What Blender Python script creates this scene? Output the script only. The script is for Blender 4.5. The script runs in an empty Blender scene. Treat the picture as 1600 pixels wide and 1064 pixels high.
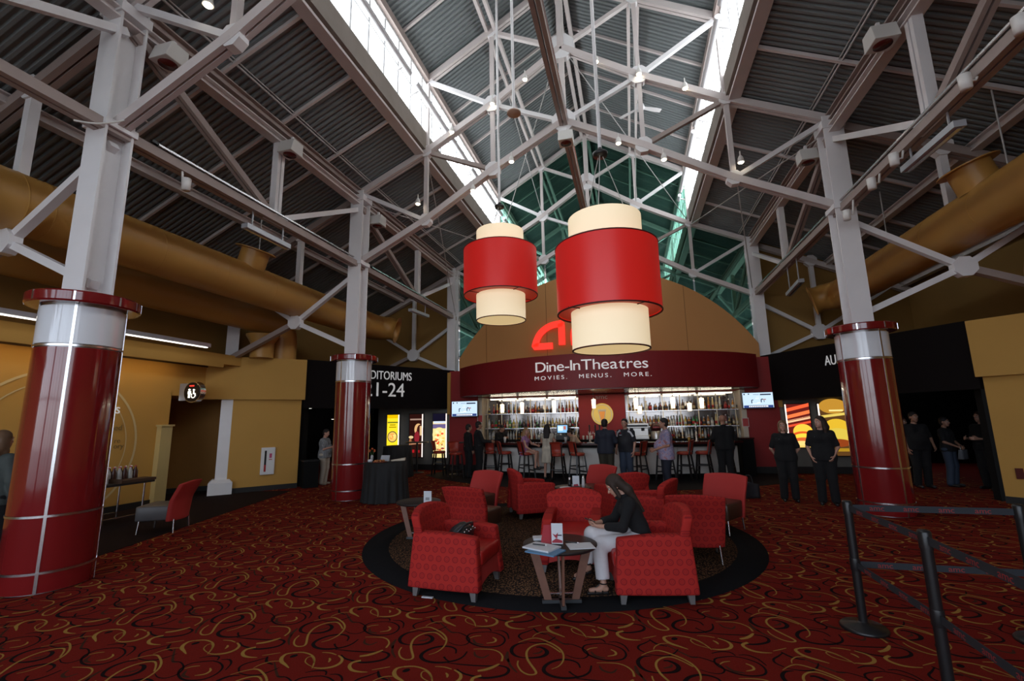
import bpy, math, random
import numpy as np
from mathutils import Vector, Matrix
random.seed(7)
PI = math.pi
SC = bpy.context.scene
COL = SC.collection

# ------------------------------------------------------------------ camera
CAMH = 1.8
F_PX, CX, CY = 711.0, 800.0, 532.0
_up = np.array([-80.0, 4132.0, -711.0]); _up /= np.linalg.norm(_up)
_ax = np.array([188.0, -120.0, -F_PX]); _ax -= _up*_ax.dot(_up); _ax /= np.linalg.norm(_ax)
CAMM = np.array([np.cross(_ax, _up), _ax, _up])          # world = CAMM @ camera
cam = bpy.data.cameras.new('camera'); camo = bpy.data.objects.new('camera', cam); COL.objects.link(camo)
cam.sensor_width = 36.0; cam.lens = F_PX/1600*36; cam.clip_end = 200; cam.clip_start = 0.05
_m = Matrix([list(r) for r in CAMM]).to_4x4(); _m.translation = (0, 0, CAMH); camo.matrix_world = _m
SC.camera = camo

def ray(u, v): return CAMM @ np.array([u-CX, -(v-CY), -F_PX])
def gz(u, v, z=0.0):
    d = ray(u, v); t = (z-CAMH)/d[2]; return Vector((t*d[0], t*d[1], z))
def gy(u, v, y):
    d = ray(u, v); t = y/d[1]; return Vector((t*d[0], y, CAMH+t*d[2]))
def gx(u, v, x):
    d = ray(u, v); t = x/d[0]; return Vector((x, t*d[1], CAMH+t*d[2]))
def gpl(u, v, a, b):
    n = np.array([b[1]-a[1], a[0]-b[0]]); d = ray(u, v)
    t = (n @ np.array(a[:2]))/(n @ d[:2]); return Vector((t*d[0], t*d[1], CAMH+t*d[2]))

# ------------------------------------------------------------------ world, daylight, exposure
w = bpy.data.worlds.new('World'); SC.world = w; w.use_nodes = True
nt = w.node_tree; bg = nt.nodes['Background']
sky = nt.nodes.new('ShaderNodeTexSky'); sky.sky_type = 'HOSEK_WILKIE'; sky.turbidity = 6; sky.ground_albedo = .4
sky.sun_direction = Vector((.3, .5, .8)).normalized()
hs = nt.nodes.new('ShaderNodeHueSaturation'); hs.inputs['Saturation'].default_value = .45
nt.links.new(sky.outputs[0], hs.inputs['Color']); nt.links.new(hs.outputs[0], bg.inputs[0])
bg.inputs[1].default_value = 14.5
vs = SC.view_settings
vs.view_transform = 'Standard'; vs.look = 'None'; vs.gamma = 1.0; vs.use_curve_mapping = False
vs.exposure = 0.22
try: SC.cycles.max_bounces = 8; SC.cycles.diffuse_bounces = 4; SC.cycles.caustics_reflective = False; SC.cycles.caustics_refractive = False; SC.cycles.sample_clamp_indirect = 4.0
except Exception: pass
def area_light(name, loc, rot, sx, sy, power, color=(1, 1, 1), portal=False):
    l = bpy.data.lights.new(name, 'AREA'); l.shape = 'RECTANGLE'; l.size = sx; l.size_y = sy; l.energy = power; l.color = color
    if portal: l.cycles.is_portal = True
    o = bpy.data.objects.new(name, l); COL.objects.link(o); o.location = loc; o.rotation_euler = rot
    return o
# portal in the glazed entrance behind the camera: guides the daylight that comes in there
area_light('entrance_portal', (-3.3, -4.9, 3.9), (PI/2, 0, 0), 15.6, 7.2, 10, portal=True)

# ------------------------------------------------------------------ materials
MATS = {}
def mat(name, col, rough=.6, metal=0.0, spec=.5, nz=0.0, nscale=8.0, bump=0.0, bscale=60.0, emit=None, estr=0.0, coat=0.0, alpha=None, trans=0.0):
    if name in MATS: return MATS[name]
    m = bpy.data.materials.new(name); m.use_nodes = True; MATS[name] = m
    t = m.node_tree; b = t.nodes['Principled BSDF']
    b.inputs['Base Color'].default_value = (*col, 1); b.inputs['Roughness'].default_value = rough
    b.inputs['Metallic'].default_value = metal; b.inputs['Specular IOR Level'].default_value = spec
    b.inputs['Coat Weight'].default_value = coat; b.inputs['Coat Roughness'].default_value = .05
    if trans: b.inputs['Transmission Weight'].default_value = trans
    if emit: b.inputs['Emission Color'].default_value = (*emit, 1); b.inputs['Emission Strength'].default_value = estr
    if nz or bump:
        tc = t.nodes.new('ShaderNodeTexCoord')
        if nz:
            n = t.nodes.new('ShaderNodeTexNoise'); n.inputs['Scale'].default_value = nscale; n.inputs['Detail'].default_value = 3
            t.links.new(tc.outputs['Object'], n.inputs['Vector'])
            mx = t.nodes.new('ShaderNodeMixRGB'); mx.inputs[1].default_value = (*[max(0, c*(1-nz)) for c in col], 1); mx.inputs[2].default_value = (*[min(1, c*(1+nz)) for c in col], 1)
            t.links.new(n.outputs['Fac'], mx.inputs[0]); t.links.new(mx.outputs[0], b.inputs['Base Color'])
        if bump:
            n2 = t.nodes.new('ShaderNodeTexNoise'); n2.inputs['Scale'].default_value = bscale; n2.inputs['Detail'].default_value = 2
            t.links.new(tc.outputs['Object'], n2.inputs['Vector'])
            bp = t.nodes.new('ShaderNodeBump'); bp.inputs['Strength'].default_value = bump; bp.inputs['Distance'].default_value = .01
            t.links.new(n2.outputs['Fac'], bp.inputs['Height']); t.links.new(bp.outputs[0], b.inputs['Normal'])
    return m
def emat(name, col, s):
    if name in MATS: return MATS[name]
    m = bpy.data.materials.new(name); m.use_nodes = True; MATS[name] = m
    t = m.node_tree; t.nodes.clear()
    e = t.nodes.new('ShaderNodeEmission'); e.inputs[0].default_value = (*col, 1); e.inputs[1].default_value = s
    o = t.nodes.new('ShaderNodeOutputMaterial'); t.links.new(e.outputs[0], o.inputs[0]); return m

# ------------------------------------------------------------------ mesh helpers
class MB:
    def __init__(s): s.v = []; s.f = []; s.mi = []; s.mats = []; s.sm = []
    def mid(s, m):
        if m is None: return 0
        if m not in s.mats: s.mats.append(m)
        return s.mats.index(m)
    def add(s, vs_, fs, m=None, smooth=False):
        o = len(s.v); k = s.mid(m)
        s.v.extend(tuple(map(float, p)) for p in vs_)
        for f in fs: s.f.append(tuple(i+o for i in f)); s.mi.append(k); s.sm.append(smooth)
        return s
    def hexa(s, b, t, m=None):   # 4 bottom pts ccw, 4 top pts ccw
        return s.add(list(b)+list(t), [(3, 2, 1, 0), (4, 5, 6, 7), (0, 1, 5, 4), (1, 2, 6, 5), (2, 3, 7, 6), (3, 0, 4, 7)], m)
    def box(s, x0, x1, y0, y1, z0, z1, m=None):
        return s.hexa([(x0, y0, z0), (x1, y0, z0), (x1, y1, z0), (x0, y1, z0)], [(x0, y0, z1), (x1, y0, z1), (x1, y1, z1), (x0, y1, z1)], m)
    def cbox(s, c, d, rz=0, m=None):
        c = Vector(c); R = Matrix.Rotation(rz, 3, 'Z'); h = [q/2 for q in d]
        P = lambda a, b, e: c+R @ Vector((a*h[0], b*h[1], e*h[2]))
        return s.hexa([P(-1, -1, -1), P(1, -1, -1), P(1, 1, -1), P(-1, 1, -1)], [P(-1, -1, 1), P(1, -1, 1), P(1, 1, 1), P(-1, 1, 1)], m)
    def bar(s, p, q, w, h, up=(0, 0, 1), m=None):
        p = Vector(p); q = Vector(q); d = (q-p).normalized(); up = Vector(up)
        sx = d.cross(up)
        if sx.length < 1e-4: sx = d.cross(Vector((0, 1, 0)))
        sx.normalize(); uz = sx.cross(d)
        a, b = sx*w/2, uz*h/2
        return s.hexa([p-a-b, p+a-b, p+a+b, p-a+b], [q-a-b, q+a-b, q+a+b, q-a+b], m)
    def dbar(s, p, q, w, h, gap=.03, up=(0, 0, 1), m=None):
        p = Vector(p); q = Vector(q); d = (q-p).normalized(); sx = d.cross(Vector(up))
        if sx.length < 1e-4: sx = d.cross(Vector((0, 1, 0)))
        sx.normalize(); ww = (w-gap)/2
        for e in (-1, 1):
            o = sx*e*(gap/2+ww/2); s.bar(p+o, q+o, ww, h, up, m)
        return s
    def ibar(s, p, q, w, h, t=.025, up=(0, 0, 1), m=None):
        p = Vector(p); q = Vector(q); d = (q-p).normalized(); sx = d.cross(Vector(up))
        if sx.length < 1e-4: sx = d.cross(Vector((0, 1, 0)))
        sx.normalize(); uz = sx.cross(d)
        for e in (-1, 1):
            o = uz*e*(h/2-t/2); s.bar(p+o, q+o, w, t, up, m)
        return s.bar(p, q, t, h-2*t, up, m)
    def tube(s, pts, r, n=8, m=None, cap=True, smooth=True):
        pts = [Vector(p) for p in pts]; N = len(pts); rs = r if isinstance(r, (list, tuple)) else [r]*N
        vs_ = []; prev = None
        for i, p in enumerate(pts):
            d = (pts[min(i+1, N-1)]-pts[max(i-1, 0)]).normalized()
            if prev is None:
                a = d.cross(Vector((0, 0, 1)))
                if a.length < 1e-3: a = d.cross(Vector((1, 0, 0)))
            else: a = prev-d*prev.dot(d)
            a.normalize(); prev = a; b = d.cross(a)
            for k in range(n):
                t = 2*PI*k/n; vs_.append(p+(a*math.cos(t)+b*math.sin(t))*rs[i])
        fs = [(i*n+k, i*n+(k+1) % n, (i+1)*n+(k+1) % n, (i+1)*n+k) for i in range(N-1) for k in range(n)]
        s.add(vs_, fs, m, smooth)
        if cap:
            s.add(vs_[:n], [tuple(range(n))[::-1]], m); s.add(vs_[-n:], [tuple(range(n))], m)
        return s
    def lathe(s, prof, n=24, c=(0, 0, 0), m=None, smooth=True, a0=0, a1=2*PI, cap=True):
        c = Vector(c); full = abs(a1-a0-2*PI) < 1e-6; K = n if full else n+1
        vs_ = [c+Vector((r*math.cos(a0+(a1-a0)*k/n), r*math.sin(a0+(a1-a0)*k/n), z)) for r, z in prof for k in range(K)]
        fs = []
        for i in range(len(prof)-1):
            for k in range(n):
                k2 = (k+1) % K; fs.append((i*K+k, i*K+k2, (i+1)*K+k2, (i+1)*K+k))
        s.add(vs_, fs, m, smooth)
        if cap and full:
            if prof[0][0] > 1e-5: s.add(vs_[:K], [tuple(range(K))[::-1]], m)
            if prof[-1][0] > 1e-5: s.add(vs_[-K:], [tuple(range(K))], m)
        return s
    def lathe_sharp(s, prof, n=24, c=(0, 0, 0), m=None, **k):
        for p, q in zip(prof[:-1], prof[1:]): s.lathe([p, q], n, c, m, cap=False, **k)
        return s
    def prism(s, poly, z0, z1, m=None):
        n = len(poly)
        return s.add([(x, y, z0) for x, y in poly]+[(x, y, z1) for x, y in poly],
                     [tuple(range(n))[::-1], tuple(range(n, 2*n))]+[(i, (i+1) % n, n+(i+1) % n, n+i) for i in range(n)], m)
    def sphere(s, c, r, n=12, k=8, m=None, sc=(1, 1, 1)):
        c = Vector(c); vs_ = []
        for i in range(k+1):
            t = PI*i/k
            for j in range(n):
                p = 2*PI*j/n; vs_.append(c+Vector((r*sc[0]*math.sin(t)*math.cos(p), r*sc[1]*math.sin(t)*math.sin(p), -r*sc[2]*math.cos(t))))
        return s.add(vs_, [(i*n+j, i*n+(j+1) % n, (i+1)*n+(j+1) % n, (i+1)*n+j) for i in range(k) for j in range(n)], m, True)
    def xf(s, M):
        s.v = [tuple(M @ Vector(p)) for p in s.v]; return s
    def mesh(s, name):
        me = bpy.data.meshes.new(name); me.from_pydata(s.v, [], s.f)
        for m in s.mats: me.materials.append(m)
        if s.mats: me.polygons.foreach_set('material_index', s.mi)
        me.polygons.foreach_set('use_smooth', s.sm); me.update(); return me
    def build(s, name, m=None, parent=None, bevel=0, seg=2):
        if m is not None and not s.mats: s.mats = [m]; s.mi = [0]*len(s.f)
        o = bpy.data.objects.new(name, s.mesh(name)); COL.objects.link(o)
        if parent is not None: o.parent = parent
        if bevel:
            b = o.modifiers.new('bevel', 'BEVEL'); b.width = bevel; b.segments = seg; b.limit_method = 'ANGLE'; b.angle_limit = .6
        return o
def tag(o, label, cat, group=None):
    o['label'] = label; o['category'] = cat
    if group: o['group'] = group
    return o
def thing(name, label, cat, loc=(0, 0, 0), rz=0, group=None):
    o = bpy.data.objects.new(name, None); COL.objects.link(o); o.location = loc; o.rotation_euler = (0, 0, rz); o.empty_display_size = .1
    return tag(o, label, cat, group)
def struct(o): o['kind'] = 'structure'; return o
def child_of(me, name, parent, loc=(0, 0, 0), rot=(0, 0, 0), scale=(1, 1, 1)):
    o = bpy.data.objects.new(name, me); COL.objects.link(o); o.parent = parent; o.location = loc; o.rotation_euler = rot; o.scale = scale; return o
def copy_tree(o, parent=None):
    c = o.copy(); COL.objects.link(c); c.parent = parent
    for ch in [x for x in o.children]: copy_tree(ch, c)
    return c
def text(name, s, size, m, parent=None, loc=(0, 0, 0), rot=(PI/2, 0, 0), ext=.004, align='CENTER', sx=1.0, space=1.0):
    cu = bpy.data.curves.new(name, 'FONT'); cu.body = s; cu.size = size; cu.extrude = ext; cu.align_x = align; cu.space_character = space
    t = bpy.data.objects.new(name+'_tmp', cu); COL.objects.link(t)
    me = bpy.data.meshes.new_from_object(t.evaluated_get(bpy.context.evaluated_depsgraph_get()))
    bpy.data.objects.remove(t); me.materials.clear(); me.materials.append(m); me.name = name
    o = bpy.data.objects.new(name, me); COL.objects.link(o); o.location = loc; o.rotation_euler = rot; o.scale = (sx, 1, 1)
    if parent is not None: o.parent = parent
    return o
def look(o, m):  # matrix helper
    o.matrix_world = m; return o

# colours
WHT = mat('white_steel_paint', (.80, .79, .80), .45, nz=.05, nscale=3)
PNK = mat('warm_lit_steel_paint', (.66, .60, .585), .5, nz=.08, nscale=3)  # white steel with its warm-lit pinkish tint put into the base colour
BRN = mat('brown_steel_paint', (.36, .29, .265), .55, nz=.12, nscale=4)  # brown steel tone with slight random variation
DECK = mat('grey_roof_deck', (.20, .225, .23), .6, nz=.08, nscale=1.2)
GRNDECK = DECK
RED = mat('red_gloss_panel', (.185, .010, .011), .12, nz=.06, nscale=2, coat=.6)
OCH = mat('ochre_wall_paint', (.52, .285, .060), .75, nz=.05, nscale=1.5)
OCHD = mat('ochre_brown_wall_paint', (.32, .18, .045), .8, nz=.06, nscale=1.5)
DUCT = mat('ochre_duct_paint', (.50, .262, .062), .40, nz=.08, nscale=2)
CHRM = mat('brushed_metal', (.72, .72, .74), .25, metal=1)
BLK = mat('black_paint', (.006, .006, .006), .85, spec=.15)
BLKM = mat('black_metal', (.015, .015, .016), .38)
WALLRED = mat('dark_red_wall_paint', (.30, .012, .012), .6, nz=.05)
TAN = mat('tan_arch_paint', (.50, .24, .075), .7, nz=.05, nscale=1)
# ================================================================== THE SETTING
XC = -1.17; HS = 5.5
YT = [4.17, 10.0, 16.8, 22.8]
def mx(x): return 2*XC-x

# ---------------- carpet floor with inlaid swirl yarns
CR = mat('red_carpet', (.175, .013, .008), .95, spec=.08, nz=.30, nscale=90, bump=.25, bscale=260)
CG = mat('gold_carpet_yarn', (.36, .20, .045), .95, spec=.08, nz=.25, nscale=90)
CB = mat('black_carpet_yarn', (.012, .006, .006), .95, spec=.08, nz=.2, nscale=90)
CO = mat('olive_carpet_yarn', (.06, .022, .012), .95, spec=.08, nz=.2, nscale=90)
SW = [  # (yarn, widths start/mid/end in m, points in a pixel crop of the photograph)
 ('g', .010, .018, .012, [(170,440),(145,480),(155,530),(200,558),(260,555),(280,530),(265,470),(260,420),(285,365),(340,325),(420,300),(490,298),(540,325),(585,370)]),
 ('g', .006, .016, .006, [(250,285),(330,262),(400,248),(450,250),(500,270),(560,305),(598,350),(595,400),(560,450),(500,490),(430,512)]),
 ('g', .005, .010, .006, [(400,240),(440,215),(510,195),(575,192)]),
 ('g', .008, .030, .010, [(690,238),(640,215),(595,195),(575,170),(590,145),(640,135)]),
 ('g', .018, .014, .008, [(640,135),(720,132),(800,148),(850,175),(875,215),(882,240)]),
 ('g', .006, .009, .006, [(880,230),(830,215),(790,195),(785,170),(810,160),(840,175),(870,205)]),
 ('g', .010, .026, .010, [(890,235),(960,240),(1040,230),(1085,205),(1080,175),(1030,152)]),
 ('g', .008, .018, .008, [(970,170),(985,183),(985,198)]),
 ('g', .006, .012, .008, [(880,132),(950,135),(1010,148)]),
 ('g', .006, .012, .006, [(825,352),(870,335),(935,328)]),
 ('g', .008, .018, .006, [(1045,345),(1075,365),(1060,390),(985,402)]),
 ('g', .005, .012, .016, [(860,458),(960,458),(1050,465),(1110,490),(1140,530),(1130,575)]),
 ('g', .014, .030, .022, [(1110,600),(1050,630),(980,655),(900,668)]),
 ('g', .024, .026, .006, [(300,98),(240,110),(222,132),(245,155),(300,166),(370,168)]),
 ('g', .005, .010, .006, [(400,155),(470,145),(535,135)]),
 ('b', .012, .030, .008, [(230,415),(170,400),(150,365),(180,325),(250,295),(330,288)]),
 ('b', .012, .034, .014, [(230,415),(320,415),(400,405),(455,380),(465,350),(430,325),(390,325)]),
 ('b', .012, .018, .008, [(300,262),(280,235),(310,210),(380,190),(460,165)]),
 ('b', .008, .016, .006, [(300,270),(380,285),(480,285),(560,260),(610,235)]),
 ('b', .012, .030, .012, [(690,500),(690,460),(640,435),(560,430),(460,450),(380,490),(355,530),(390,565),(470,585),(580,585),(690,565),(760,530),(800,480)]),
 ('b', .018, .014, .010, [(575,530),(600,560),(640,580)]),
 ('b', .012, .018, .012, [(1000,290),(1080,305),(1150,340),(1160,385),(1110,425),(1000,438),(900,425),(825,390),(795,350),(830,310),(920,295),(1000,290)]),
 ('b', .006, .014, .010, [(620,390),(680,415),(760,420),(815,395),(820,360),(790,330),(720,300),(640,295)]),
 ('b', .008, .016, .010, [(850,268),(930,255),(1010,258),(1030,285)]),
 ('b', .008, .016, .008, [(1060,280),(1130,280),(1185,310),(1200,360)]),
 ('b', .008, .018, .012, [(610,590),(740,605),(870,615),(1000,620),(1100,615)]),
 ('b', .014, .026, .010, [(1100,615),(1170,630),(1200,660),(1170,700),(1080,725),(960,735),(850,715),(760,690),(700,650)]),
 ('b', .020, .045, .020, [(640,165),(665,156),(690,148)]),
 ('b', .012, .022, .010, [(450,160),(470,195),(540,215)]),
 ('o', .010, .024, .010, [(870,480),(880,520),(950,540),(1010,510)]),
 ('o', .010, .022, .010, [(330,380),(400,370),(430,350)]),
 ('o', .014, .030, .014, [(1190,480),(1180,540),(1200,580)]),
 ('o', .010, .026, .010, [(860,360),(880,400),(960,415)]),
 ('o', .010, .020, .010, [(90,420),(80,480),(110,540)]),
 ('o', .010, .020, .010, [(540,200),(640,290),(700,300)]),
]
def catmull(P, k):
    out = []; n = len(P)
    for i in range(n-1):
        p0, p1, p2, p3 = P[max(i-1, 0)], P[i], P[i+1], P[min(i+2, n-1)]
        for j in range(k):
            t = j/k; out.append(.5*((2*p1)+(p2-p0)*t+(2*p0-5*p1+4*p2-p3)*t*t+(3*p1-p0-3*p2+p3)*t**3))
    out.append(P[-1]); return out
def swirl_strokes(k):
    res = []
    for kind, w0, w1, w2, pts in SW:
        P = [np.array(gz(600+x/6.154, 940+y/6.154)[:2]) for x, y in pts]
        Q = catmull(P, k); n = len(Q); L = []; R = []
        for i, q in enumerate(Q):
            d = Q[min(i+1, n-1)]-Q[max(i-1, 0)]; d = d/(np.linalg.norm(d)+1e-9); nn = np.array([-d[1], d[0]])
            t = i/(n-1); wd = (w0+(w1-w0)*math.sin(PI*t/1.0)) if t < .5 else (w2+(w1-w2)*math.sin(PI*t))
            L.append(q+nn*wd*.5); R.append(q-nn*wd*.5)
        res.append((kind, np.array(L), np.array(R)))
    return res
STK_HI = swirl_strokes(3); STK_LO = swirl_strokes(1)
LX, LY = .968, .912
FL = MB()
FL.add([(-16, -5, 0), (14, -5, 0), (14, 20, 0), (-16, 20, 0)], [(0, 1, 2, 3)], CR)
km = {'g': (CG, .0016), 'b': (CB, .0010), 'o': (CO, .0005)}
for m_ in (CG, CB, CO): FL.mid(m_)
ref = gz(700, 1000)
for i in range(-11, 12):
    for j in range(-2, 18):
        ox, oy = i*LX, j*LY; px, py = ref.x+ox, ref.y+oy
        if py < 1.3 or abs(px+.25*py) > 1.25*py+1.2 or px > 8.6 or px < -9.6: continue
        hi = py < 8
        for kind, L, R in (STK_HI if hi else STK_LO):
            m_, z = km[kind]; n = len(L)
            vs_ = [(a[0]+ox, a[1]+oy, z) for a in L]+[(a[0]+ox, a[1]+oy, z) for a in R]
            FL.add(vs_, [(n+q, n+q+1, q+1, q) for q in range(n-1)], m_)
struct(FL.build('floor'))
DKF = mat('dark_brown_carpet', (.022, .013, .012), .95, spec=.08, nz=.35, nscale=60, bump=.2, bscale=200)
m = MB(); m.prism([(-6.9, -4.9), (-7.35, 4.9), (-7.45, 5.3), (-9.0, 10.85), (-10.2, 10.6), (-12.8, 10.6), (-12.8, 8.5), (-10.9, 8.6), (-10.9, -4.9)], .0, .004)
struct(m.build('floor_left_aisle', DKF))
m = MB(); pts = [(XC+8.3*math.sin(a)*.93, 20.0-8.1*math.cos(a)) for a in [(-.82+1.64*i/24) for i in range(25)]]+[(XC+5.6, 16.2), (XC-5.4, 16.2)]
m.prism(pts, 0, .005); struct(m.build('floor_bar', mat('black_bar_floor', (.008, .007, .008), .85, spec=.15, nz=.2, nscale=20)))
struct(MB().box(-8, 6, 20, 30, -.02, 0).build('floor_back_hall', DKF))

# ---------------- walls
def wallseg(name, a, b, z0, z1, th, m, base=None):
    """vertical wall between plan points a,b ; th grows to the left of a->b"""
    a = Vector((a[0], a[1], 0)); b = Vector((b[0], b[1], 0)); d = (b-a).normalized(); n = Vector((-d.y, d.x, 0))*th
    mb = MB(); Z = Vector((0, 0, 1))
    mb.hexa([a+Z*z0, b+Z*z0, b+n+Z*z0, a+n+Z*z0], [a+Z*z1, b+Z*z1, b+n+Z*z1, a+n+Z*z1])
    return struct(mb.build(name, m))
BASEM = mat('black_baseboard', (.010, .009, .009), .6)
def basebd(name, a, b, h=.13, th=.03):
    a = Vector((a[0], a[1], 0)); b = Vector((b[0], b[1], 0)); d = (b-a).normalized(); n = Vector((d.y, -d.x, 0))*th
    mb = MB(); Z = Vector((0, 0, 1)); mb.hexa([a+n, b+n, b, a], [a+n+Z*h, b+n+Z*h, b+Z*h, a+Z*h]); return struct(mb.build(name, BASEM))
XW = -10.85
wallseg('wall_left', (XW, -5), (XW, 8.72), 0, 3.3, .2, OCH); basebd('baseboard_left', (XW, -5), (XW, 8.72))
struct(MB().box(XW-.2, XW+.55, -5, 10.15, 3.36, 3.62).box(XW+.51, XW+.55, -5, 9.6, 3.27, 3.36).build('trim_1', OCH))
struct(MB().box(XW-.2, XW+.02, -5, 11.5, 3.3, 3.36).build('trim_2', mat('shadow_gap', (.08, .05, .02), .9)))  # solid strip coloured dark for the shade in the gap
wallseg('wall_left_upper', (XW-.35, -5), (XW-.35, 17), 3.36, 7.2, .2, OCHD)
ORB = mat('orange_brown_wall_paint', (.36, .17, .035), .8, nz=.05)
wallseg('wall_corridor_side', (XW-.27, 8.72), (-14, 8.72), 0, 3.4, -.15, OCH)
wallseg('wall_corridor_back', (-13.2, 8.9), (-10.95, 11.2), 0, 3.4, .2, ORB); basebd('baseboard_corridor', (-13.2, 8.9), (-10.95, 11.2))
struct(MB().box(-14, XW, 8.7, 11.5, 2.52, 2.6).build('ceiling_corridor', OCH))
struct(MB().box(XW-.25, XW-.001, 8.72, 10.3, 2.6, 3.36).build('wall_corridor_header', OCH))
struct(MB().box(XW-.12, XW+.14, 8.45, 8.72, 0, 1.78).box(XW-.14, XW+.18, 8.42, 8.74, 1.78, 1.82).build('trim_3', mat('beige_paint', (.55, .42, .17), .7)))
# angled walls, headers, dark halls (left, then mirrored)
def sidehall(s, tg):
    X = (lambda x: x) if s < 0 else mx
    def W(name, a, b, z0, z1, th, m):
        a = (X(a[0]), a[1]); b = (X(b[0]), b[1])
        return wallseg(name, a, b, z0, z1, th if s < 0 else -th, m)
    W('wall_angled_'+tg, (-10.45, 10.1), (-9.3, 11.4), 0, 2.5, .2, OCH)
    a, b = (-10.45, 10.1), (-9.3, 11.4)
    if s < 0: basebd('baseboard_angled_'+tg, a, b)
    else: basebd('baseboard_angled_'+tg, (X(b[0]), b[1]), (X(a[0]), a[1]))
    # ochre box above the angled wall
    mb = MB(); P = [(-10.9, 9.55), (-9.15, 11.35), (-9.45, 11.75), (-11.2, 10.2)]
    P = [(X(x), y) for x, y in P]
    if s > 0: P = P[::-1]
    mb.prism(P, 2.46, 3.62); struct(mb.build('wall_header_'+tg, OCH))
    # black sign panel
    W('wall_sign_'+tg, (-9.25, 11.42), (-6.55, 16.1), 2.22, 3.64, .15, mat('black_sign_panel', (.008, .006, .006), .9, spec=.1))
    # dark hall behind
    HB = mat('dark_grey_wall_paint', (.17, .17, .155), .9, spec=.1, nz=.1)
    W('wall_poster_'+tg, (-9.75, 16.05), (-6.5, 16.05), 0, 3.6, .2, HB)
    if s < 0: basebd('baseboard_poster_'+tg, (X(-9.75), 16.05), (X(-6.5), 16.05), .2)
    else: basebd('baseboard_poster_'+tg, (X(-6.5), 16.05), (X(-9.75), 16.05), .2)
    W('wall_hall_end_'+tg, (-14.0, 11.3), (-14.0, 19.5), 0, 3.6, .2, BLK)
    W('wall_hall_far_'+tg, (-14.0, 19.5), (-9.75, 19.5), 0, 3.6, .2, BLK)
    W('wall_hall_side_'+tg, (-9.75, 19.5), (-9.75, 16.05), 0, 3.6, .2, HB)
    W('wall_hall_near_'+tg, (-9.35, 11.6), (-14.0, 11.6), 0, 3.6, -.2, BLK)
    mb = MB(); P = [(X(x), y) for x, y in [(-9.3, 11.5), (-6.5, 16.2), (-6.5, 17.0), (-14, 19.6), (-14, 11.3)]]
    mb.prism(P if s < 0 else P[::-1], 3.6, 3.66); struct(mb.build('ceiling_hall_'+tg, BLK))
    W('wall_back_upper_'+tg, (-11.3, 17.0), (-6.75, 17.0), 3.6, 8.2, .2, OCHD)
sidehall(-1, 'left'); sidehall(1, 'right')
wallseg('wall_right', (mx(XW), 10.3), (mx(XW), -5), 0, 3.3, .2, OCH); basebd('baseboard_right', (mx(XW), 10.0), (mx(XW), -5))
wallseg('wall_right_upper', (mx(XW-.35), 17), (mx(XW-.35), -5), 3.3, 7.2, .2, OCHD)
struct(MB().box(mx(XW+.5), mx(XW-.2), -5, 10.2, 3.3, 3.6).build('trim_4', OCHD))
# entrance wall behind the camera: tall glazed bays between piers
PIER = mat('entrance_pier_paint', (.35, .25, .12), .8)
m = MB()
for x in (-11.2, -6.67, -1.17, 4.33, 8.4): m.box(x-.25, x+.25, -5.2, -4.9, 0, 8)
m.box(-11.4, 9, -5.2, -4.9, 0, .3).box(-11.4, 9, -5.2, -4.9, 7.5, 8)
for x in np.arange(-11, 8.9, 1.1): m.box(x-.03, x+.03, -5.1, -5.0, .3, 7.5)
m.box(-11.4, 9, -5.1, -5.0, 2.5, 2.56).box(4.4, 9, -5.2, -4.95, 0, 7.6)  # last box closes the right-hand bays, added to darken that side
struct(m.build('wall_entrance', PIER))
struct(MB().add([(-11.4, -5.0, 7.5), (9.1, -5.0, 7.5), (9.1, -5.0, 8.0), (XC+3.6, -5, 11), (XC, -5.0, 13.3), (XC-3.6, -5, 11), (-11.4, -5.0, 8.0)], [tuple(range(7))]).build('wall_entrance_gable', PIER))
struct(MB().add([(-11.4, 29, 0), (9.1, 29, 0), (9.1, 29, 8.0), (XC+3.6, 29, 11), (XC, 29, 13.3), (XC-3.6, 29, 11), (-11.4, 29, 8.0)], [tuple(range(7))]).build('wall_far_gable', mat('grey_gable_paint', (.3, .32, .32), .8)))

# ---------------- ceilings: corrugated roof decks
def zlow(dx): return 7.95+(HS-abs(dx))*.468           # lower deck underside
def zup(dx): return 10.98+(3.62-abs(dx))*.60
def deck(name, xa, za, xb, zb, y0, y1, pitch=.125, dep=.045):
    mb = MB(); prof = []; y = y0
    while y < y1:
        prof += [(y, 0), (y+pitch*.38, 0), (y+pitch*.5, dep), (y+pitch*.88, dep)]; y += pitch
    n = len(prof); vs_ = [(xa, p, za+d) for p, d in prof]+[(xb, p, zb+d) for p, d in prof]
    mb.add(vs_, [(i, i+1, n+i+1, n+i) for i in range(n-1)])
    mb.add([(xa, y0, za+.12), (xa, y1, za+.12), (xb, y1, zb+.12), (xb, y0, zb+.12)], [(0, 1, 2, 3)])
    return struct(mb.build(name, DECK))
for s, tg in ((-1, 'left'), (1, 'right')):
    deck('ceiling_lower_'+tg, XC+s*3.75, zlow(3.75), XC+s*10.4, zlow(10.4), -5.2, 29)
    deck('ceiling_upper_'+tg, XC+s*3.8, zup(3.8), XC, zup(0), -5.2, 29)
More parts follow.
